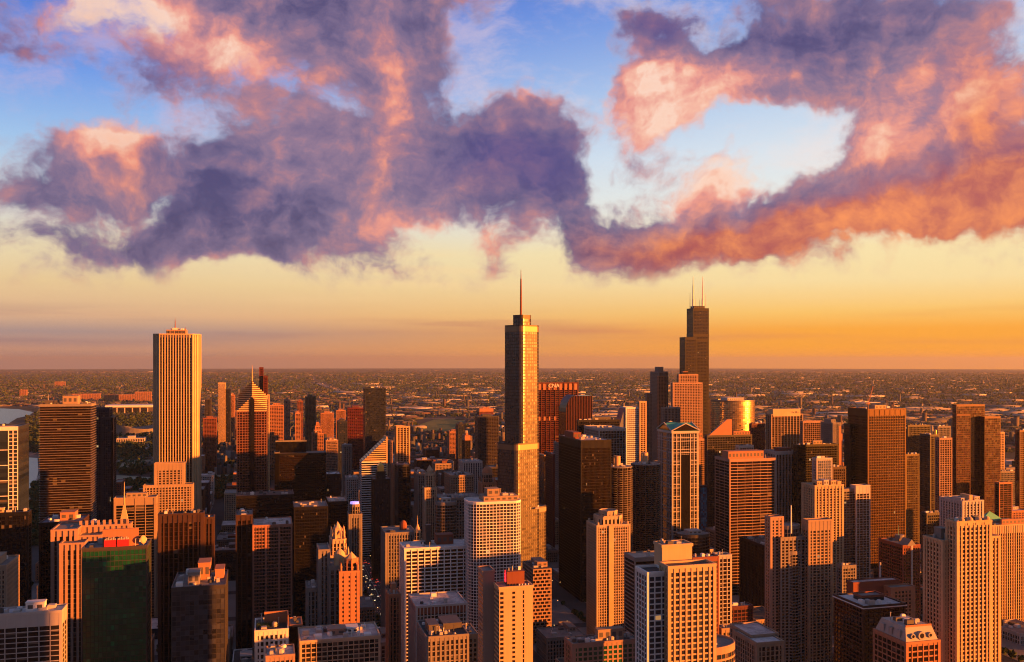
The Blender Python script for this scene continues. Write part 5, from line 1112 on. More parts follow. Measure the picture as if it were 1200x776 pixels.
# --- white and orange stepped tower, foreground
wo_ = V('white_framed_tower', 'big white-framed tower, its right face glowing orange, with a plain square roof tower', AP, 430,
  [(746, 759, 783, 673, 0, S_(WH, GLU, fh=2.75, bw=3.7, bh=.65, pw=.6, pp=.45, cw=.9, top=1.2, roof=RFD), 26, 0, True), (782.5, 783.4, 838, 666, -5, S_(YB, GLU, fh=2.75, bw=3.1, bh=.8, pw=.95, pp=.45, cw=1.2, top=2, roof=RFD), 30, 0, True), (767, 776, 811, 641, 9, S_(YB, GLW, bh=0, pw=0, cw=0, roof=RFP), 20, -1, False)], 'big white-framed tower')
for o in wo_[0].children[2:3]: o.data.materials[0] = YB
clutter(wo_[0], wo_[1][2][0] + 1, wo_[1][2][1] - 1, wo_[1][2][2] + 1, wo_[1][2][3] - 1, wo_[1][2][4] + .2, 14, 8)
T('coral_block', 'flat coral-brown block right behind the big white-framed tower', BD, 811, 812, 842, 655, 690, S_(RB, GLN, fh=3.6, bw=20, bh=1.2, pw=0, bp=.3, cw=1), dep=34, clut=5)
T('gridded_block', 'narrow white-gridded block right of the flat coral-brown block', BD, 841, 842, 857, 652, 730, S_(LG, GLN, fh=3.5, bw=4.6, bh=.7, pw=.7), dep=40, clut=6, win=True)
T('brown_block', 'large dark brown block with close vertical ribs behind the white-masted tower', OF, 867, 898, 925, 641, 1000, S_(BR, GLN, fh=3.8, bw=3.4, bh=.3, pw=1.0, pp=.5, roof=RFD), dep=60, clut=8, short='dark brown ribbed block')
dt = round_tower('domed_block', 'dark low block with a round stepped roof below the green-gabled tower', BD, 800, 838, 628, 1030, DG, GLK, n=28, sy=.8, cap=4)
tr = V('tan_terrace_block', 'long tan brick block with a terraced roof, bottom right of centre', BD, 610,
  [(860, 887, 918, 755, 0, S_(TN, GLW, fh=3.5, bw=3.4, bh=.7, pw=1.2, pp=.4, cw=1.8, roof=RFW), 44, 0, True), (856, 880, 912, 746, 14, S_(TN, GLW, fh=3.5, bw=3.4, bh=.7, pw=1.2, roof=RFP), 44, 0, False)], 'terraced tan brick block')
T('tan_small_block', 'small tan block with a flat roof left behind the terraced tan brick block', BD, 842, 846, 866, 738, 690, S_(TN, GLW, fh=3.5, bw=3.6, bh=1, pw=1.3), dep=40, clut=6)
T('maroon_flat_block', 'flat maroon block with cluttered grey roof left of the dark brown ribbed block', BD, 842, 846, 882, 713, 800, S_(DR, GLN, fh=3.6, bw=4, bh=1, pw=.6), dep=44, clut=10)
rd = round_tower('round_roofed_block', 'oval block with a curved rim roof and a pale skylight at the bottom edge', BD, 795, 872, 762, 480, PK, GLB, n=40, sy=.7, short='oval-roofed block', bh=1.2, bp=.5)
m = MB(); m.box(-rd[1] * .15, rd[1] * .35, -rd[1] * .35, rd[1] * .2, rd[2] + .15, rd[2] + 1.2); m.build('skylight', WH, rd[0]); clutter(rd[0], -rd[1] * .6, rd[1] * .6, -rd[1] * .1, rd[1] * .4, rd[2] + .15, 8, 31)
# --- right foreground
yf = V('yellow_stepped_tower', 'big golden-yellow apartment tower with stepped arched top, right foreground', AP, 535,
  [(1083, 1105, 1122, 635, 8, S_(YB, GLW, fh=3.0, bw=3.3, bh=1.0, pw=1.15, pp=.6, cw=1.6, top=2), 34, 0, True), (1120, 1121.5, 1161, 613, 0, S_(YB, GLW, fh=3.0, bw=3.3, bh=1.0, pw=1.15, pp=.6, cw=1.6, top=3), 40, 0, True), (1160, 1160.5, 1171.5, 630, 5, S_(YB, GLW, fh=3.0, bw=3.3, bh=1.0, pw=1.15, pp=.6, cw=1.6, top=2), 30, 0, False)], 'golden stepped tower')
r, bx = yf[0], yf[1]; b = bx[1]
for k in range(4):
    x = b[0] + (k + .5) * (b[1] - b[0]) / 4; m = MB(); m.box(x - 2.2, x + 2.2, b[2] - .75, b[2] - .3, b[4] - 2, b[4] + 1.5); m.dome(x, b[2] - .1, b[4] + 1.5, 2.2, 2.2, 12, 3); m.build('arched_top', YB, r)
b = bx[0]; penthouse(r, b[0] + 5, b[1] - 1, b[2] + 8, b[3] - 4, b[4], 7, GR); clutter(r, b[0] + 2, b[1] - 2, b[2] + 2, b[3] - 2, b[4] + .2, 12, 41); b = bx[1]; clutter(r, b[0] + 2, b[1] - 2, b[2] + 3, b[3] - 2, b[4] + .2, 16, 42)
T('pale_crown_tower', 'shorter apartment tower with an orange castellated top behind the golden stepped tower', AP, 1102, 1128, 1152, 588, 900, S_(LG, GLW, fh=3.0, bw=4.6, bh=.9, pw=2.0, pp=.7, cw=2, top=3), dep=34, pent=[(.05, .2, .1, .5, 3, LG), (.45, .6, .1, .5, 6, GT), (.7, .95, .1, .5, 4, LG)], clut=10, short='castellated apartment tower')
gp = T('pyramid_roofed_building', 'low building with a green pyramid roof and glowing dormer house', BD, 1146, 1150, 1176, 612, 1030, S_(TN, GLW, fh=3.7, bw=3.6, bh=1, pw=1.2), dep=36, clut=0, short='green pyramid roof')
r, hw, hd, H = gp[:4]; m = MB(); m.cone(rect(-hw - .6, hw + .6, -hd - .6, hd + .6), H + 1.2, (0, 0, H + 13)); m.build('pyramid_roof', VG, r); penthouse(r, hw * .62, hw * 1.3, -hd - 6, -hd - .8, 0, H + 3, YB, 'dormer_house')
mm_ = T('merchant_block', 'massive orange-lit stone block of fine vertical piers behind the golden stepped tower', OF, 1150, 1156, 1250, 617, 900, S_(YB, GLN, fh=3.7, bw=3.1, bh=.4, pw=1.2, pp=.6, cw=2, top=9, roof=RFP), dep=70, clut=16, pent=[(.2, .9, .15, .35, 6, OB)], short='massive orange-lit stone block')
db = V('dark_terrace_building', 'dark brown apartment block with a white roof edge and brick roof house', AP, 570,
  [(978, 1012, 1060, 712, 0, S_(BR, GLN, fh=3.1, bw=4.0, bh=.9, pw=.5, bp=.6, pp=.5, cw=.8, top=1.5, roof=RFW), 44, 0, True), (1000, 1010, 1036, 700, 14, S_(RB, GLN, bh=0, pw=0, cw=0), 18, -1, False)], 'dark block with white roof edge')
r, bx = db[0], db[1]; b = bx[0]; m = MB(); O = rect(b[0] - 1.2, b[1] + 1.2, b[2] - 1.2, b[3] + 1.2); m.prism(O, b[4] - .9, b[4] - .3); m.build('roof_edge', WH, r); clutter(r, b[0] + 2, b[1] - 2, b[2] + 2, b[2] + 12, b[4] + .2, 6, 51)
ob = V('orange_brick_building', 'orange-lit brick block with small windows and a slim chimney', BD, 740,
  [(992, 1000, 1054, 684, 10, S_(RB, GLW, fh=3.4, bw=40, bh=0, pw=0, cw=0, roof=RFP), 36, 0, False), (1042, 1044, 1072, 690, 0, S_(OB, GLW, fh=3.4, bw=3.4, bh=1.3, pw=1.6, pp=.3, cw=3), 32, 0, True)], 'orange brick block')
r, bx = ob[0], ob[1]; r.children[0].data.materials[0] = RB; b = bx[0]; m = MB(); x = XA(1037, 755) - r.location.x; m.rod(x, b[2] + 12, b[4], b[4] + 15, 1.0, .8, 10); m.build('chimney', LG, r)
mn = T('mansard_building', 'brick block with a grey mansard roof and round dormers at the bottom right', BD, 1024, 1062, 1101, 755, 500, S_(OB, GLN, fh=3.6, bw=4.4, bh=.9, pw=.7, pp=.4, cw=1.4, top=1.5), dep=34, win=True, short='mansard-roofed brick block')
r, hw, hd, H = mn[:4]; m = MB(); m.loft(rect(-hw * .97, hw * .97, -hd * .97, hd * .97), H + .2, rect(-hw * .78, hw * .78, -hd * .74, hd * .74), H + 9); m.build('mansard_roof', wall('grey zinc', (.26, .25, .24), .5), r)
m = MB(); m.box(-hw * .78, hw * .78, -hd * .75, -hd * .72, H + 9, H + 10.2); m.build('roof_rail', OB, r)
for k, (fx, rr1) in enumerate(((-.52, 1.6), (0, 2.6), (.52, 1.6))):
    m = MB(); n = 12; A = [(fx * hw + rr1 * math.cos(2 * math.pi * i / n), H + 4 + rr1 * math.sin(2 * math.pi * i / n)) for i in range(n)]; b_ = 0
    m.v.extend([(p[0], -hd * .97 + .3, p[1]) for p in A] + [(p[0], -hd * .80, p[1]) for p in A])
    for i in range(n): j = (i + 1) % n; m.face([i, j, n + j, n + i][::-1])
    m.face(list(range(n))); dq = m.build('round_dormer', MATS['grey zinc'], r); q = MB(); q.v.extend([(fx * hw + rr1 * .62 * math.cos(2 * math.pi * i / n), -hd * .97 + .27, H + 4 + rr1 * .62 * math.sin(2 * math.pi * i / n)) for i in range(n)]); q.face(list(range(n))); q.build('window', GLW, dq)
for k in range(3):
    m = MB(); y = -hd * .5 + k * hd * .5; m.box(-hw * .97, -hw * .8, y - 1.6, y + 1.6, H + 2, H + 6.5); m.build('dormer', MATS['grey zinc'], r)
clutter(r, -hw * .7, hw * .7, -hd * .65, hd * .65, H + 9, 14, 61)

# ------------------------------------------------------------------ ground, water, streets
def ground_mat():
    m, N, b = matbase('ground'); p = N.new('ShaderNodeNewGeometry').outputs['Position']
    r = N.v('LENGTH', N.v('MULTIPLY', p, (1, 1, 0)))
    far = N.sstep(r, 2300, 3400)
    n1 = N.noise(p, .0011, 6, .62); n2 = N.noise(p, .006, 5, .6); n3 = N.noise(p, .03, 3, .6)
    vor = N.new('ShaderNodeTexVoronoi', voronoi_dimensions='2D', distance='CHEBYCHEV'); N.put(vor.inputs['Vector'], p); vor.inputs['Scale'].default_value = .011; vor.inputs['Randomness'].default_value = .6
    r1, r2, r3 = N.sep(vor.outputs['Color'])
    land = N.ramp(N.m('ADD', N.m('MULTIPLY', n1, .6), N.m('MULTIPLY', n2, .4)), [(.30, (.012, .020, .010)), (.46, (.020, .025, .015)), (.56, (.04, .036, .028)), (.68, (.10, .085, .065))])
    lots = N.mix(N.m('MULTIPLY', N.m('GREATER_THAN', r1, .72), .8), land, N.mix(r2, (.22, .18, .15, 1), (.05, .046, .044, 1)))
    asp = N.ramp(N.m('ADD', N.m('MULTIPLY', n2, .5), N.m('MULTIPLY', n3, .5)), [(.3, (.030, .030, .032)), (.7, (.065, .062, .060))])
    N.put(b.inputs['Base Color'], N.mix(far, asp, lots)); b.inputs['Roughness'].default_value = .92; b.inputs['Specular IOR Level'].default_value = .2
    return m
def ground():
    m = MB(); rs = [0, 300, 700, 1200, 2000, 3000] + [3000 * 1.12 ** k for k in range(1, 30)]; n = 96
    m.v.append((0, 0, 0))
    for r in rs[1:]:
        for k in range(n): a = 2 * math.pi * k / n; m.v.append((r * math.cos(a), r * math.sin(a), gz(r, 0)))
    for k in range(n): m.face([0, 1 + k, 1 + (k + 1) % n])
    for i in range(len(rs) - 2):
        for k in range(n):
            j = (k + 1) % n; m.face([1 + i * n + k, 1 + (i + 1) * n + k, 1 + (i + 1) * n + j, 1 + i * n + j])
    tag(m.build('ground', ground_mat()), kind='structure')
ground()
def sheet(name, pts, z, mat, sub=0):
    m = MB(); m.v.extend([(x, y, gz(x, y) + z) for x, y in pts]); m.face(list(range(len(pts))))
    return tag(m.build(name, mat), kind='structure')
def water_mat():
    m, N, b = matbase('water'); p = N.new('ShaderNodeNewGeometry').outputs['Position']
    b.inputs['Base Color'].default_value = (.05, .17, .17, 1); b.inputs['Roughness'].default_value = .28; b.inputs['IOR'].default_value = 1.33
    bm = N.new('ShaderNodeBump'); bm.inputs['Strength'].default_value = .35; bm.inputs['Distance'].default_value = 1.0
    N.put(bm.inputs['Height'], N.noise(p, .05, 5, .6)); N.put(b.inputs['Normal'], bm.outputs[0]); return m
WM = water_mat()
def ccw(P):
    A = sum(P[i][0] * P[(i + 1) % len(P)][1] - P[(i + 1) % len(P)][0] * P[i][1] for i in range(len(P))); return P if A > 0 else P[::-1]
sheet('lake', ccw([GP(*q) for q in ((-420, 470), (-100, 474), (0, 478.5), (22, 479.5), (39, 483), (34, 487), (20, 490), (12, 495), (8, 499), (-60, 503), (-420, 510))]), .5, WM)
sheet('harbour', ccw([GP(*q) for q in ((-420, 528), (0, 532), (30, 536), (44, 537), (45, 552), (43, 563), (34, 575), (0, 590), (-420, 640))]), .5, WM)
PAVE = wall('pavement', (.16, .15, .145), .9, .35, .03); ROAD = wall('road asphalt', (.05, .048, .048), .9, .3, .02)
MARK = wall('road paint', (.62, .6, .55), .8)
# raised blocks between the streets
AVX = 146.0; m = MB(); BLK = []
for i in range(-9, 16):
    for j in range(0, 17):
        xa, xb = AVX + 15 + (i - 1) * 118, AVX - 15 + i * 118; ya, yb = 380 + j * 132 + 9, 380 + (j + 1) * 132 - 9
        px = PX((xa + xb) / 2, (ya + yb) / 2)
        if -160 < px < 1400 and xa > -420: m.box(xa, xb, ya, yb, -.05, .15); BLK.append((xa, xb, ya, yb))
tag(m.build('pavement', PAVE), kind='structure')
sheet('avenue', rect(AVX - 15, AVX + 15, 380, 2500), .004, ROAD)
m = MB()
for k in range(150):
    y = 400 + k * 13
    for dx in (-9.6, -6.4, -3.2, 3.2, 6.4, 9.6): m.v.extend([(AVX + dx - .09, y, .009), (AVX + dx + .09, y, .009), (AVX + dx + .09, y + 4, .009), (AVX + dx - .09, y + 4, .009)]); n = len(m.v); m.face([n - 4, n - 3, n - 2, n - 1])
for s in (-.25, .25): m.v.extend([(AVX + s - .08, 380, .009), (AVX + s + .08, 380, .009), (AVX + s + .08, 2400, .009), (AVX + s - .08, 2400, .009)]); n = len(m.v); m.face([n - 4, n - 3, n - 2, n - 1])
for j in range(17):
    for k in range(12):
        for yy in (380 + j * 132 - 11.5, 380 + j * 132 + 9): x = AVX - 13 + k * 2.3; m.v.extend([(x, yy, .009), (x + .6, yy, .009), (x + .6, yy + 3, .009), (x, yy + 3, .009)]); n = len(m.v); m.face([n - 4, n - 3, n - 2, n - 1])
tag(m.build('road_markings', MARK), kind='structure')
# expressway and rail yards out south, lakefront drive
def strip(name, P, w, z, mat):
    m = MB(); n = len(P)
    for i, (x, y) in enumerate(P):
        a, c = P[max(0, i - 1)], P[min(n - 1, i + 1)]; dx, dy = c[0] - a[0], c[1] - a[1]; L = math.hypot(dx, dy); nx, ny = dy / L * w / 2, -dx / L * w / 2
        m.v.extend([(x - nx, y - ny, gz(x, y) + z), (x + nx, y + ny, gz(x, y) + z)])
    for i in range(n - 1): m.face([2 * i, 2 * i + 1, 2 * i + 3, 2 * i + 2])
    return tag(m.build(name, mat), kind='structure')
def line(p, q, n): return [GP(p[0] + (q[0] - p[0]) * t / n, p[1] + (q[1] - p[1]) * t / n) for t in range(n + 1)]
PALE = wall('pale road', (.30, .25, .21), .9, .4, .01)
strip('expressway', line((368, 447), (396, 457), 8) + line((400, 459), (432, 472), 8) + line((436, 474), (470, 492), 8), 60, 1.0, PALE)
m = MB()
for k in range(-6, 26):                                      # section-line streets running to the horizon
    x = 400 + k * 804; 
    for j in range(20):
        y0_, y1_ = 3000 + j * 1100, 3000 + (j + 1) * 1100
        if x < -500 - y0_ * .12: continue
        m.v.extend([(x - 9, y0_, gz(x, y0_) + .6), (x + 9, y0_, gz(x, y0_) + .6), (x + 9, y1_, gz(x, y1_) + .6), (x - 9, y1_, gz(x, y1_) + .6)]); n = len(m.v); m.face([n - 4, n - 3, n - 2, n - 1])
tag(m.build('section_streets', PALE), kind='structure')
m = MB()
for k in range(22):
    y = 3300 + k * 804
    for j in range(24):
        x0_, x1_ = -1500 + j * 800, -1500 + (j + 1) * 800
        if x0_ < -500 - y * .12: continue
        m.v.extend([(x0_, y - 10, gz(x0_, y) + .62), (x1_, y - 10, gz(x1_, y) + .62), (x1_, y + 10, gz(x1_, y) + .62), (x0_, y + 10, gz(x0_, y) + .62)]); n = len(m.v); m.face([n - 4, n - 3, n - 2, n - 1])
tag(m.build('cross_streets', PALE), kind='structure')
strip('lakefront_drive', line((52, 556), (34, 590), 6) + line((33, 594), (30, 640), 6), 26, .6, PALE)
strip('rail_yard', line((560, 486), (490, 530), 8), 70, .6, wall('rail ballast', (.09, .075, .065), .9, .5, .02))
sheet('lawn', ccw([GP(*q) for q in ((488, 499), (508, 492), (545, 490), (543, 498), (526, 506), (500, 508))]), .8, wall('lawn grass', (.10, .13, .03), .95, .4, .01))
for q in (((138, 540), (182, 538), (182, 547), (138, 549)), ((236, 533), (275, 531), (275, 536), (236, 538)), ((240, 555), (277, 552), (277, 560), (240, 562)), ((136, 557), (180, 560), (176, 566), (136, 566))):
    sheet('park_path', ccw([GP(*a) for a in q]), .7, wall('park gravel', (.26, .25, .17), .95, .6, .02))

# ------------------------------------------------------------------ lakefront buildings beyond the striped white tower
def far_block(name, label, cat, x0, x1, yb, h, dep, w_, g_, **k):
    X, Y = GP((x0 + x1) / 2, yb); xa, xb = XA(x0, Y), XA(x1, Y); r = thing(name, label, cat, ((xa + xb) / 2, Y + dep / 2, gz(X, Y)))
    hw = (xb - xa) / 2; st = S_(w_, g_, **k); tier(r, rect(-hw, hw, -dep / 2, dep / 2), 0, h, st); HEROES.append((xa, xb, Y, Y + dep, h, None)); return r, hw, dep / 2, h
r = far_block('museum', 'long low white stone museum with a colonnade beside the lakefront lawns', 'museum', 137, 169, 521, 22, 60, LG, GLW, fh=9, bw=6, bh=1.2, pw=1.8, pp=1.0)
m = MB(); m.box(-r[1] * .25, r[1] * .25, -r[2] * .5, r[2] * .5, 22, 30); m.build('roof_block', LG, r[0])
def stadium():
    X, Y = GP(163, 510); r = thing('stadium', 'sloping oval stadium bowl above the white museum', 'stadium', (X, Y + 60, gz(X, Y))); m = MB()
    n = 36
    for i in range(n):
        a0, a1 = 2 * math.pi * i / n, 2 * math.pi * (i + 1) / n; h0 = 26 + 20 * math.cos(a0 - .3) ** 2; h1 = 26 + 20 * math.cos(a1 - .3) ** 2
        P = lambda a, ra, z: (ra * 1.35 * math.cos(a), ra * math.sin(a), z)
        m.hexa([P(a0, 62, 0), P(a0, 74, 0), P(a1, 74, 0), P(a1, 62, 0), P(a0, 50, h0 * .35), P(a0, 78, h0), P(a1, 78, h1), P(a1, 50, h1 * .35)])
    m.build('seating_bowl', GR, r); m = MB(); m.prism(ngon(0, 0, 62, 30, 0, .8), 0, 1.2); m.build('pitch', MATS['lawn grass'], r)
    HEROES.append((X - 105, X + 105, Y - 20, Y + 140, 30, None))
stadium()
r = far_block('convention_hall', 'very long pale hall on slim white legs, far along the lakefront', 'hall', 128, 182, 484, 36, 120, LG, GLW, fh=30, bw=40, bh=2, pw=6, top=4)
m = MB(); m.box(-r[1] - 20, r[1] + 20, -r[2] - 20, r[2] + 20, 36, 46); m.build('roof_slab', WH, r[0])
for i, (a, c, yb, h, lb) in enumerate(((84, 117, 468.5, 46, 'long coral apartment slab on the shore, left of the longer coral slab'), (122, 158, 470.5, 50, 'longer coral apartment slab in the far lakefront row'), (158, 177, 471.5, 76, 'taller coral block closing the far lakefront row'), (64, 76, 453, 60, 'small pink block by itself far out above the balcony-banded tower'), (23, 31, 465, 60, 'small red-lit block far out on the shore above the lake'))):
    far_block('apartment_slab', lb, AP, a, c, yb, h, 40, OB, GLW, fh=4, bw=12, bh=1.6, pw=2.5)

# ------------------------------------------------------------------ town blocks between the towers
LAND = [h for h in HEROES if h[5]]
def visible_px(x0, x1, y0, y1): 
    q = [PX(x, y) for x in (x0, x1) for y in (y0, y1)]; return min(q), max(q)
fr_ = random.Random(23); used = []
FST = [('tan stone', TN, GLW, 3.4, 1.1, 1.2), ('red brick', RB, GLW, 3.2, 1.2, 1.3), ('grey concrete', GR, GLW, 3.8, 1.0, .9), ('pale grey', LG, GLW, 3.6, 1.1, 1.1), ('brown brick', BR, GLN, 3.4, 1.1, 1.2),
       ('dark glass', DG, GLK, 3.2, .6, .35), ('cream stone', CR, GLW, 3.2, 1.0, 1.2), ('orange brick', OB, GLW, 3.4, 1.2, 1.3), ('weathered stone', WS, GLW, 3.2, .9, 1.3), ('navy glass', NV, GLB, 3.2, .6, .4), ('pinkish stone', PK, GLW, 3.4, 1.0, 1.1), ('white concrete', WH, GLW, 3.8, 1.2, 1.0)]
FST2 = [(n_, S_(w_, g_, fh=3.7, bw=bw, bh=bh, pw=pw, roof=rf)) for n_, w_, g_, bw, bh, pw in FST for rf in (RF, RFD, RFP)]
cand = []
for j in range(0, 34):
    for i in range(-14, 30):
        xa, xb = AVX + 15 + (i - 1) * 118, AVX - 15 + i * 118; ya, yb = 380 + j * 132 + 9, 380 + (j + 1) * 132 - 9
        p0, p1 = visible_px(xa, xb, ya, yb)
        if p1 < -10 or p0 > 1210: continue
        if (xa + xb) / 2 < -330 + 0 * ya: continue
        for q in range(4):
            x_, y_ = xa + (q % 2) * (xb - xa) / 2, ya + (q // 2) * (yb - ya) / 2; w_, d_ = (xb - xa) / 2, (yb - ya) / 2
            cand.append((x_ + fr_.uniform(0, 4), x_ + w_ - fr_.uniform(1.5, 6), y_ + fr_.uniform(0, 5), y_ + d_ - fr_.uniform(1.5, 8), ya))
def free(c, pad=4):
    return all(c[1] + pad < h[0] or c[0] - pad > h[1] or c[3] + pad < h[2] or c[2] - pad > h[3] for h in HEROES)
def in_park(x, y):
    px, py = PX(x, y), PY(x, y, 0)
    return (px < 182 and 470 < py < 590) or (232 < px < 282 and 522 < py < 585) or (485 < px < 548 and 488 < py < 512) or (px < 46)
labels = {}
count = 0
for c in sorted(cand, key=lambda c: c[2] + .3 * abs(c[0])):
    x0, x1, y0, y1, _ = c
    if count >= 285: break
    if y0 > 2700: break
    if not free(c) or in_park((x0 + x1) / 2, (y0 + y1) / 2): continue
    if x0 < AVX + 17 and x1 > AVX - 17: continue
    if y0 < 640 and PX(x0, y0) < 1150 and fr_.random() < .5: continue
    if fr_.random() < .12: continue
    hmax = 24 if y0 < 900 else 34 if y0 < 1150 else 52 if y0 < 1500 else 70 if y0 < 2100 else 60
    h = 9 + (hmax - 9) * fr_.random() ** 1.4
    pxm = PX((x0 + x1) / 2, y0); ytop = PY((x0 + x1) / 2, y0, h)
    if ytop > 800 or pxm < -20 or pxm > 1220: continue
    # leave out what stands wholly behind nearer towers
    hid = False
    pa, pb = visible_px(x0, x1, y0, y1)
    for H_ in HEROES:
        if H_[2] < y0 - 5:
            qa, qb = visible_px(*H_[:4])
            if qa < pa and qb > pb and PY((H_[0] + H_[1]) / 2, H_[2], H_[4]) < ytop: hid = True; break
    if hid: continue
    nm, st = fr_.choice(FST2)
    size = 'squat' if h < 18 else 'mid-rise' if h < 36 else 'tall' 
    best = min(LAND, key=lambda L: abs(PX((L[0] + L[1]) / 2, L[2]) - pxm) + .06 * abs(L[2] - y0)); bp = PX((best[0] + best[1]) / 2, best[2])
    rel = ('in front of' if best[2] > y1 + 20 and abs(bp - pxm) < 22 else 'behind' if best[3] < y0 - 20 and abs(bp - pxm) < 22 else 'left of' if bp > pxm else 'right of')
    dist = 'far beyond' if y0 > best[3] + 350 and rel == 'behind' else rel
    roofn = {RF: 'grey roof', RFD: 'dark roof', RFP: 'pale roof'}[st.roof]
    pent = h > 14 and fr_.random() < .6
    lab = f"{size} {nm} block{' with roof house' if pent and len(best[5].split()) < 4 else ''}, {roofn}, {dist} the {best[5]}"
    labels[lab] = labels.get(lab, 0) + 1
    root = thing('town_block', lab, BD, ((x0 + x1) / 2, (y0 + y1) / 2, 0), group='low town blocks between the towers'); root['_rank'] = labels[lab]
    hw, hd = (x1 - x0) / 2, (y1 - y0) / 2
    if fr_.random() < .3 and hw > 12:
        k = fr_.uniform(.1, .45)
        tier(root, [(-hw, -hd), (hw, -hd), (hw, hd), (k * hw, hd), (k * hw, k * hd), (-hw, k * hd)], 0, h, st)
        if pent: penthouse(root, k * hw + 1, hw * .8, -hd * .3, hd * .5, h + .1, fr_.uniform(2.5, 5), st.wall)
    else:
        tier(root, rect(-hw, hw, -hd, hd), 0, h, st)
        if pent: a = fr_.uniform(-.7, .1); penthouse(root, hw * a, hw * (a + .6), -hd * .3, hd * .4, h + .1, fr_.uniform(2.5, 6), fr_.choice([st.wall, MT, RB]))
    if y0 < 1700: clutter(root, -hw + 1, hw - 1, -hd + 1, hd - 1, h + .12, 5 if y0 < 1100 else 3, count)
    used.append(c); HEROES.append((x0, x1, y0, y1, h, None)); count += 1
# labels that came out alike are told apart by which stands nearer
ORD = ['nearest', 'second nearest', 'third nearest', 'fourth nearest', 'fifth nearest', 'sixth nearest', 'seventh nearest']
for o in COL.objects:
    if '_rank' in o.keys():
        if labels[o['label']] > 1 and o['_rank'] <= 7: o['_l2'] = ORD[o['_rank'] - 1] + ' ' + o['label'].replace(' with roof house', '')
for o in COL.objects:
    if '_l2' in o.keys(): o['label'] = o['_l2']; del o['_l2']
    if '_rank' in o.keys(): del o['_rank']

# ------------------------------------------------------------------ added towers just outside the view, placed and sized to throw evening shadows into it
nw = random.Random(12)
for i, (x, y, w_, d_, h) in enumerate(SHADOW_TOWERS):
    nm, st = FST2[(i * 7) % len(FST2)]
    root = thing('apartment_tower', f"{['broad', 'slim', 'tall'][i % 3]} {nm} tower of {int(h / 3.7)} storeys standing beyond the right edge", AP, (x, y, 0), group='towers beyond the right edge of the picture')
    tier(root, rect(-w_ / 2, w_ / 2, -d_ / 2, d_ / 2), 0, h, st); penthouse(root, -w_ * .3, w_ * .3, -d_ * .3, d_ * .3, h + .1, 5, st.wall)

# ------------------------------------------------------------------ distant city: roofs and trees out to the horizon
def island_mat(name, stops, rough=.9):
    m, N, b = matbase(name); g_ = N.new('ShaderNodeNewGeometry').outputs['Random Per Island']
    N.put(b.inputs['Base Color'], N.ramp(g_, stops, 'CONSTANT')); b.inputs['Roughness'].default_value = rough; b.inputs['Specular IOR Level'].default_value = .2; return m
def mass(name, verts, faces, mat):
    me = bpy.data.meshes.new(name); nv = len(verts); nf = len(faces)
    me.vertices.add(nv); me.vertices.foreach_set('co', verts.astype(np.float32).ravel())
    me.loops.add(nf * 4); me.loops.foreach_set('vertex_index', faces.astype(np.int32).ravel())
    me.polygons.add(nf); me.polygons.foreach_set('loop_start', np.arange(0, nf * 4, 4, dtype=np.int32)); me.polygons.foreach_set('loop_total', np.full(nf, 4, dtype=np.int32))
    me.update(calc_edges=True); me.validate(); me.materials.append(mat); o = bpy.data.objects.new(name, me); COL.objects.link(o); o['kind'] = 'stuff'; return o
rs = np.random.RandomState(5)
def gzv(x, y): r = np.hypot(x, y); return -np.maximum(0, r - 3000) ** 2 / (2 * 7.4e6)
def in_lake(x, y):
    d = y * math.cos(HEAD) + x * math.sin(HEAD); px = CX + FPX * np.tan(np.arctan2(x, y) - HEAD); py = HY + FPX * CAMZ / d
    lake = (px < 42) & (py > 476) & (py < 500); harb = (px < 46) & (py > 530) & (py < 600)
    return lake | harb, px, py
BOXF = np.array([[4, 5, 6, 7], [0, 1, 5, 4], [1, 2, 6, 5], [2, 3, 7, 6], [3, 0, 4, 7]])
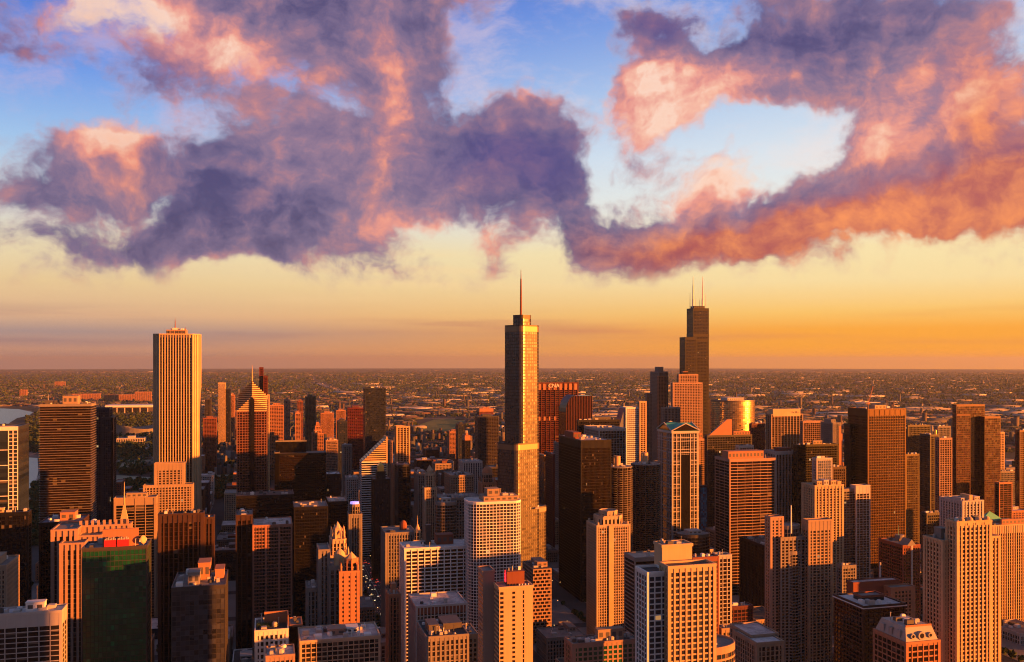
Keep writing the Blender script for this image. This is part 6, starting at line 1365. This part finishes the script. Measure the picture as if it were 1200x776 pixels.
def city_mass(n):
    # more and smaller near, fewer and larger far
    r = 2500 * (14.0 ** rs.rand(n)); a = HEAD + np.radians(rs.uniform(-31, 31, n)); x, y = r * np.sin(a), r * np.cos(a)
    x = np.round(x / 105) * 105 + rs.uniform(-36, 36, n); y = np.round(y / 170) * 170 + rs.uniform(-70, 70, n)
    lk, px, py = in_lake(x, y)
    # patchiness: quarters with many big sheds, quarters of trees
    f = np.sin(x / 900 + 2) * np.sin(y / 1300 + 1) + np.sin(x / 2300 + y / 3100)
    keep = (~lk) & (rs.rand(n) < np.clip(.55 + .35 * f, .12, 1)) & ~((px > 486) & (px < 547) & (py > 488) & (py < 509)) & ~((px < 182) & (py > 476) & (py < 600)) & (y > 2650) & (np.abs((x - 400 + 402) % 804 - 402) > 20)
    free_ = np.ones(n, bool)
    for h in HEROES:
        if h[3] > 2200: free_ &= ~((x > h[0] - 30) & (x < h[1] + 30) & (y > h[2] - 30) & (y < h[3] + 30))
    keep &= free_; x, y, r, f = x[keep], y[keep], r[keep], f[keep]; n = len(x)
    shed = rs.rand(n) < np.where(r > 5000, .12, .05) * np.where(f > .4, 2.2, .5)
    w = np.where(shed, rs.uniform(30, 150, n), rs.uniform(7, 18, n)) * np.clip(r / 9000, 1, 2.0) ** .5; d = np.where(shed, rs.uniform(25, 90, n), rs.uniform(8, 24, n)) * np.clip(r / 9000, 1, 2.0) ** .5
    h = np.where(shed, rs.uniform(6, 11, n), 4 + rs.exponential(2.6, n)); tall = rs.rand(n) < .012; h = np.where(tall & ~shed, rs.uniform(22, 60, n), h)
    near = r < 4200; h = np.where(near & ~shed & (rs.rand(n) < .25), rs.uniform(15, 40, n), h)
    z = gzv(x, y) - 1
    P = np.stack([np.stack([x + sx * w / 2, y + sy * d / 2, z + sz * (h + 1)], 1) for sx, sy, sz in ((-1, -1, 0), (1, -1, 0), (1, 1, 0), (-1, 1, 0), (-1, -1, 1), (1, -1, 1), (1, 1, 1), (-1, 1, 1))], 1)
    F = (BOXF[None] + (np.arange(n) * 8)[:, None, None]).reshape(-1, 4)
    mass('distant_city', P.reshape(-1, 3), F, island_mat('distant walls', [(0, (.085, .055, .045)), (.2, (.11, .098, .088)), (.4, (.06, .062, .064)), (.62, (.09, .07, .06)), (.78, (.035, .038, .042)), (.93, (.20, .19, .18)), (.98, (.36, .35, .34))]))
city_mass(64000)
def sheds():
    n = 360; r = 5000 * (3.8 ** rs.rand(n)); a = HEAD + np.radians(rs.uniform(-10, 30, n)); x, y = r * np.sin(a), r * np.cos(a); lk, px, py = in_lake(x, y)
    k = (y > 2800) & ~((px > 486) & (px < 547) & (py > 488) & (py < 509)); x, y, r = x[k], y[k], r[k]; n = len(x); w, d, h = rs.uniform(80, 330, n), rs.uniform(50, 140, n), rs.uniform(8, 13, n); z = gzv(x, y) - 1
    P = np.stack([np.stack([x + sx * w / 2, y + sy * d / 2, z + sz * (h + 1)], 1) for sx, sy, sz in ((-1, -1, 0), (1, -1, 0), (1, 1, 0), (-1, 1, 0), (-1, -1, 1), (1, -1, 1), (1, 1, 1), (-1, 1, 1))], 1)
    mass('distant_warehouses', P.reshape(-1, 3), (BOXF[None] + (np.arange(n) * 8)[:, None, None]).reshape(-1, 4), island_mat('warehouse roofs', [(0, (.24, .23, .22)), (.45, (.16, .15, .145)), (.8, (.40, .38, .36))]))
sheds()
def tree_mass(name, x, y, hgt, k, mat, spread=1.0):
    """crowns of loose leaf clumps: k tilted quads each"""
    n = len(x); N_ = n * k; xi, yi, hi = np.repeat(x, k), np.repeat(y, k), np.repeat(hgt, k)
    u = rs.normal(size=(N_, 3)); u /= np.linalg.norm(u, axis=1)[:, None]; rad = rs.uniform(.35, 1.0, N_)
    c = np.stack([xi + u[:, 0] * rad * hi * .48 * spread, yi + u[:, 1] * rad * hi * .48 * spread, gzv(xi, yi) + hi * .58 + u[:, 2] * rad * hi * .42], 1)
    a = rs.normal(size=(N_, 3)); a /= np.linalg.norm(a, axis=1)[:, None]; b = np.cross(a, rs.normal(size=(N_, 3))); b /= np.linalg.norm(b, axis=1)[:, None]
    s = (hi * rs.uniform(.14, .30, N_))[:, None]
    V_ = np.stack([c - a * s - b * s * .7, c + a * s - b * s, c + a * s * .8 + b * s, c - a * s + b * s * .8], 1).reshape(-1, 3)
    mass(name, V_, np.arange(N_ * 4).reshape(-1, 4), mat)
TM = island_mat('leaf clumps', [(0, (.022, .040, .014)), (.3, (.035, .058, .020)), (.6, (.05, .07, .026)), (.85, (.07, .08, .03))])
def scatter(n, r0, r1, f=None):
    r = r0 * ((r1 / r0) ** rs.rand(n)); a = HEAD + np.radians(rs.uniform(-31, 31, n)); x, y = r * np.sin(a), r * np.cos(a); lk, px, py = in_lake(x, y); ok = ~lk & (y > 2600)
    if f is not None: ok &= f(px, py, x, y)
    return x[ok], y[ok]
x, y = scatter(34000, 2900, 26000, lambda px, py, x, y: ~((px > 488) & (px < 545) & (py > 490) & (py < 507)) & ~((px > 366) & (px < 440) & (np.abs(py - (447 + (px - 368) * .39)) < 3)))
tree_mass('distant_trees', x, y, rs.uniform(9, 16, len(x)) * np.clip(np.hypot(x, y) / 6000, 1, 2.2), 5, TM, 1.6)
def park(px0, px1, py0, py1, n, skip=()):
    px, py = rs.uniform(px0, px1, n), 1 / rs.uniform(1 / py1, 1 / py0, n); ok = np.ones(n, bool)
    for (a, b, c, d) in skip: ok &= ~((px > a) & (px < b) & (py > c) & (py < d))
    P = np.array([GP(a, b) for a, b in zip(px[ok], py[ok])])
    keep = np.array([all(not (h[0] - 6 < q[0] < h[1] + 6 and h[2] - 6 < q[1] < h[3] + 6) for h in HEROES) for q in P]); P = P[keep]; return P[:, 0], P[:, 1]
ps = [park(136, 184, 486, 592, 700, [(130, 182, 538, 549), (130, 180, 557, 566), (130, 175, 512, 522)]), park(232, 282, 524, 586, 420, [(236, 276, 530, 539), (238, 278, 551, 563)]), park(30, 62, 484, 530, 240, [(0, 40, 470, 489)]), park(484, 548, 500, 520, 130, [(490, 545, 485, 508)]), park(-20, 46, 500, 531, 300), park(36, 50, 566, 640, 90)]
x = np.concatenate([p[0] for p in ps]); y = np.concatenate([p[1] for p in ps])
tree_mass('park_trees', x, y, rs.uniform(9, 17, len(x)), 34, TM)
P = []
for xa, xb, ya, yb in BLK:                                  # street trees along the pavements
    for t in np.arange(ya + 4, yb - 4, 11):
        for xx in (xa + 1.6, xb - 1.6):
            if rs.rand() < .55 and all(not (h[0] - 3 < xx < h[1] + 3 and h[2] - 3 < t < h[3] + 3) for h in HEROES): P.append((xx, t))
P = np.array(P); tree_mass('street_trees', P[:, 0], P[:, 1], rs.uniform(5, 9, len(P)), 30, TM)

# ------------------------------------------------------------------ traffic and lamps on the avenue
def car_body(col, name):
    m = MB(); L, W = 4.5, 1.85
    prof = [(-2.25, .35), (2.25, .35), (2.2, .85), (1.25, .98), (.55, 1.45), (-1.15, 1.45), (-1.75, 1.0), (-2.25, .92)]
    b = len(m.v); n = len(prof)
    for s in (-1, 1):
        for (u, z) in prof: m.v.append((s * (W / 2 if z < 1.2 else W / 2 - .22), u, z))
    m.face([i for i in range(n)][::-1]); m.face([n + i for i in range(n)])
    for i in range(n): j = (i + 1) % n; m.face([i, j, n + j, n + i])
    o = m.build('body', wall(name, col, .35, .1))
    return o
heads, tails = emit('headlight glow', (1, .8, .5), 1.2), emit('tail light glow', (1, .05, .03), 1.2)
CARP = {}
for cn, cc in (('white', (.6, .6, .6)), ('black', (.02, .02, .02)), ('silver', (.35, .35, .36)), ('dark red', (.25, .02, .02)), ('yellow', (.6, .38, .03)), ('navy', (.03, .05, .12))):
    CARP[cn] = car_body(cc, cn + ' car paint'); COL.objects.unlink(CARP[cn])
wm = MB()
for s in (-1, 1):
    for u in (-1.4, 1.4):
        A = [(s * .78, u + .34 * math.cos(2 * math.pi * i / 10), .34 + .34 * math.sin(2 * math.pi * i / 10)) for i in range(10)]; b = len(wm.v); wm.v.extend(A + [(p[0] + s * .18, p[1], p[2]) for p in A])
        wm.face([b + 10 + i for i in range(10)])
        for i in range(10): j = (i + 1) % 10; wm.face([b + i, b + j, b + 10 + j, b + 10 + i])
WHL = wm.build('wheels', BK); COL.objects.unlink(WHL)
lm = MB(); lm.box(-.22, .22, -.06, .06, -.12, .12); HLM = lm.build('headlight', heads); COL.objects.unlink(HLM); TLM = lm.build('tail_light', tails); COL.objects.unlink(TLM)
cr = random.Random(3); slots = []
for lane in (-11.2, -8, -4.8, -1.6, 1.6, 4.8, 8, 11.2):
    y = 960 + cr.uniform(0, 10)
    while y < 1620:
        if cr.random() < .34: slots.append((lane, y))
        y += cr.uniform(8, 20)
cr.shuffle(slots)
for lane, y in slots[:90]:
    cn = cr.choice(list(CARP)); d = 'leaving' if lane > 0 else 'oncoming'
    t = thing('car', f"small {cn} car with glowing {'tail lights' if lane > 0 else 'headlights'} in the traffic on the dark avenue", 'car', (AVX + lane, y, .01), 'cars on the avenue')
    b = CARP[cn].copy(); COL.objects.link(b); b.parent = t; w = WHL.copy(); COL.objects.link(w); w.parent = t
    if lane < 0: t.rotation_euler = (0, 0, math.pi)
    for s in (-.66, .66):
        for src, u, z in ((HLM, 2.22, .68), (TLM, -2.25, .78)):
            o = src.copy(); COL.objects.link(o); o.parent = t; o.location = (s, u, z)
lamp_m = emit('street lamp glow', (1, .5, .16), 1.6)
pm_ = MB(); pm_.rod(0, 0, 0, 9, .14, .09, 6); pm_.box(-.06, 1.9, -.06, .06, 8.85, 9.0); POLE = pm_.build('pole', DG); COL.objects.unlink(POLE)
hm_ = MB(); hm_.box(1.2, 2.1, -.25, .25, 8.6, 8.84); HEAD_ = hm_.build('lamp_head', lamp_m); COL.objects.unlink(HEAD_)
def lamp(x, y, rz, label, group):
    t = thing('street_lamp', label, 'street lamp', (x, y, .15), group); t.rotation_euler = (0, 0, rz)
    for s in (POLE, HEAD_): o = s.copy(); COL.objects.link(o); o.parent = t
    return t
for k in range(18):
    for s in (-1, 1): lamp(AVX + s * 14, 1010 + k * 34, 0 if s < 0 else math.pi, 'lit street lamp on the kerb of the dark avenue', 'lamps along the avenue')
for k in range(9):
    X, Y = GP(239 + k * 4.4, 530 - .2 * k); lamp(X, Y, 0, 'lit lamp in the row across the park lawn', 'lamps across the park')
for px, py in ((641, 700), (646, 688), (652, 712), (655, 690), (663, 737), (648, 742), (640, 685), (395, 702), (392, 700), (262, 648), (256, 655), (250, 660), (265, 664), (190, 700), (186, 716)):
    X, Y = GP(px, py); lamp(X, Y, 0, 'lit street lamp between dark buildings on a side street', 'lamps on the side streets')

# ------------------------------------------------------------------ air
def haze():
    m = bpy.data.materials.new('haze'); m.use_nodes = True; t = m.node_tree; t.nodes.clear()
    o = t.nodes.new('ShaderNodeOutputMaterial'); v = t.nodes.new('ShaderNodeVolumePrincipled')
    v.inputs['Color'].default_value = (.44, .53, .58, 1); v.inputs['Density'].default_value = HAZE_DENSITY; v.inputs['Anisotropy'].default_value = .25
    v.inputs['Density Attribute'].default_value = ''
    t.links.new(v.outputs[0], o.inputs['Volume'])
    b = MB(); b.box(-90000, 90000, -90000, 90000, -430, 560); h = b.build('haze', m); h['kind'] = 'stuff'
haze()
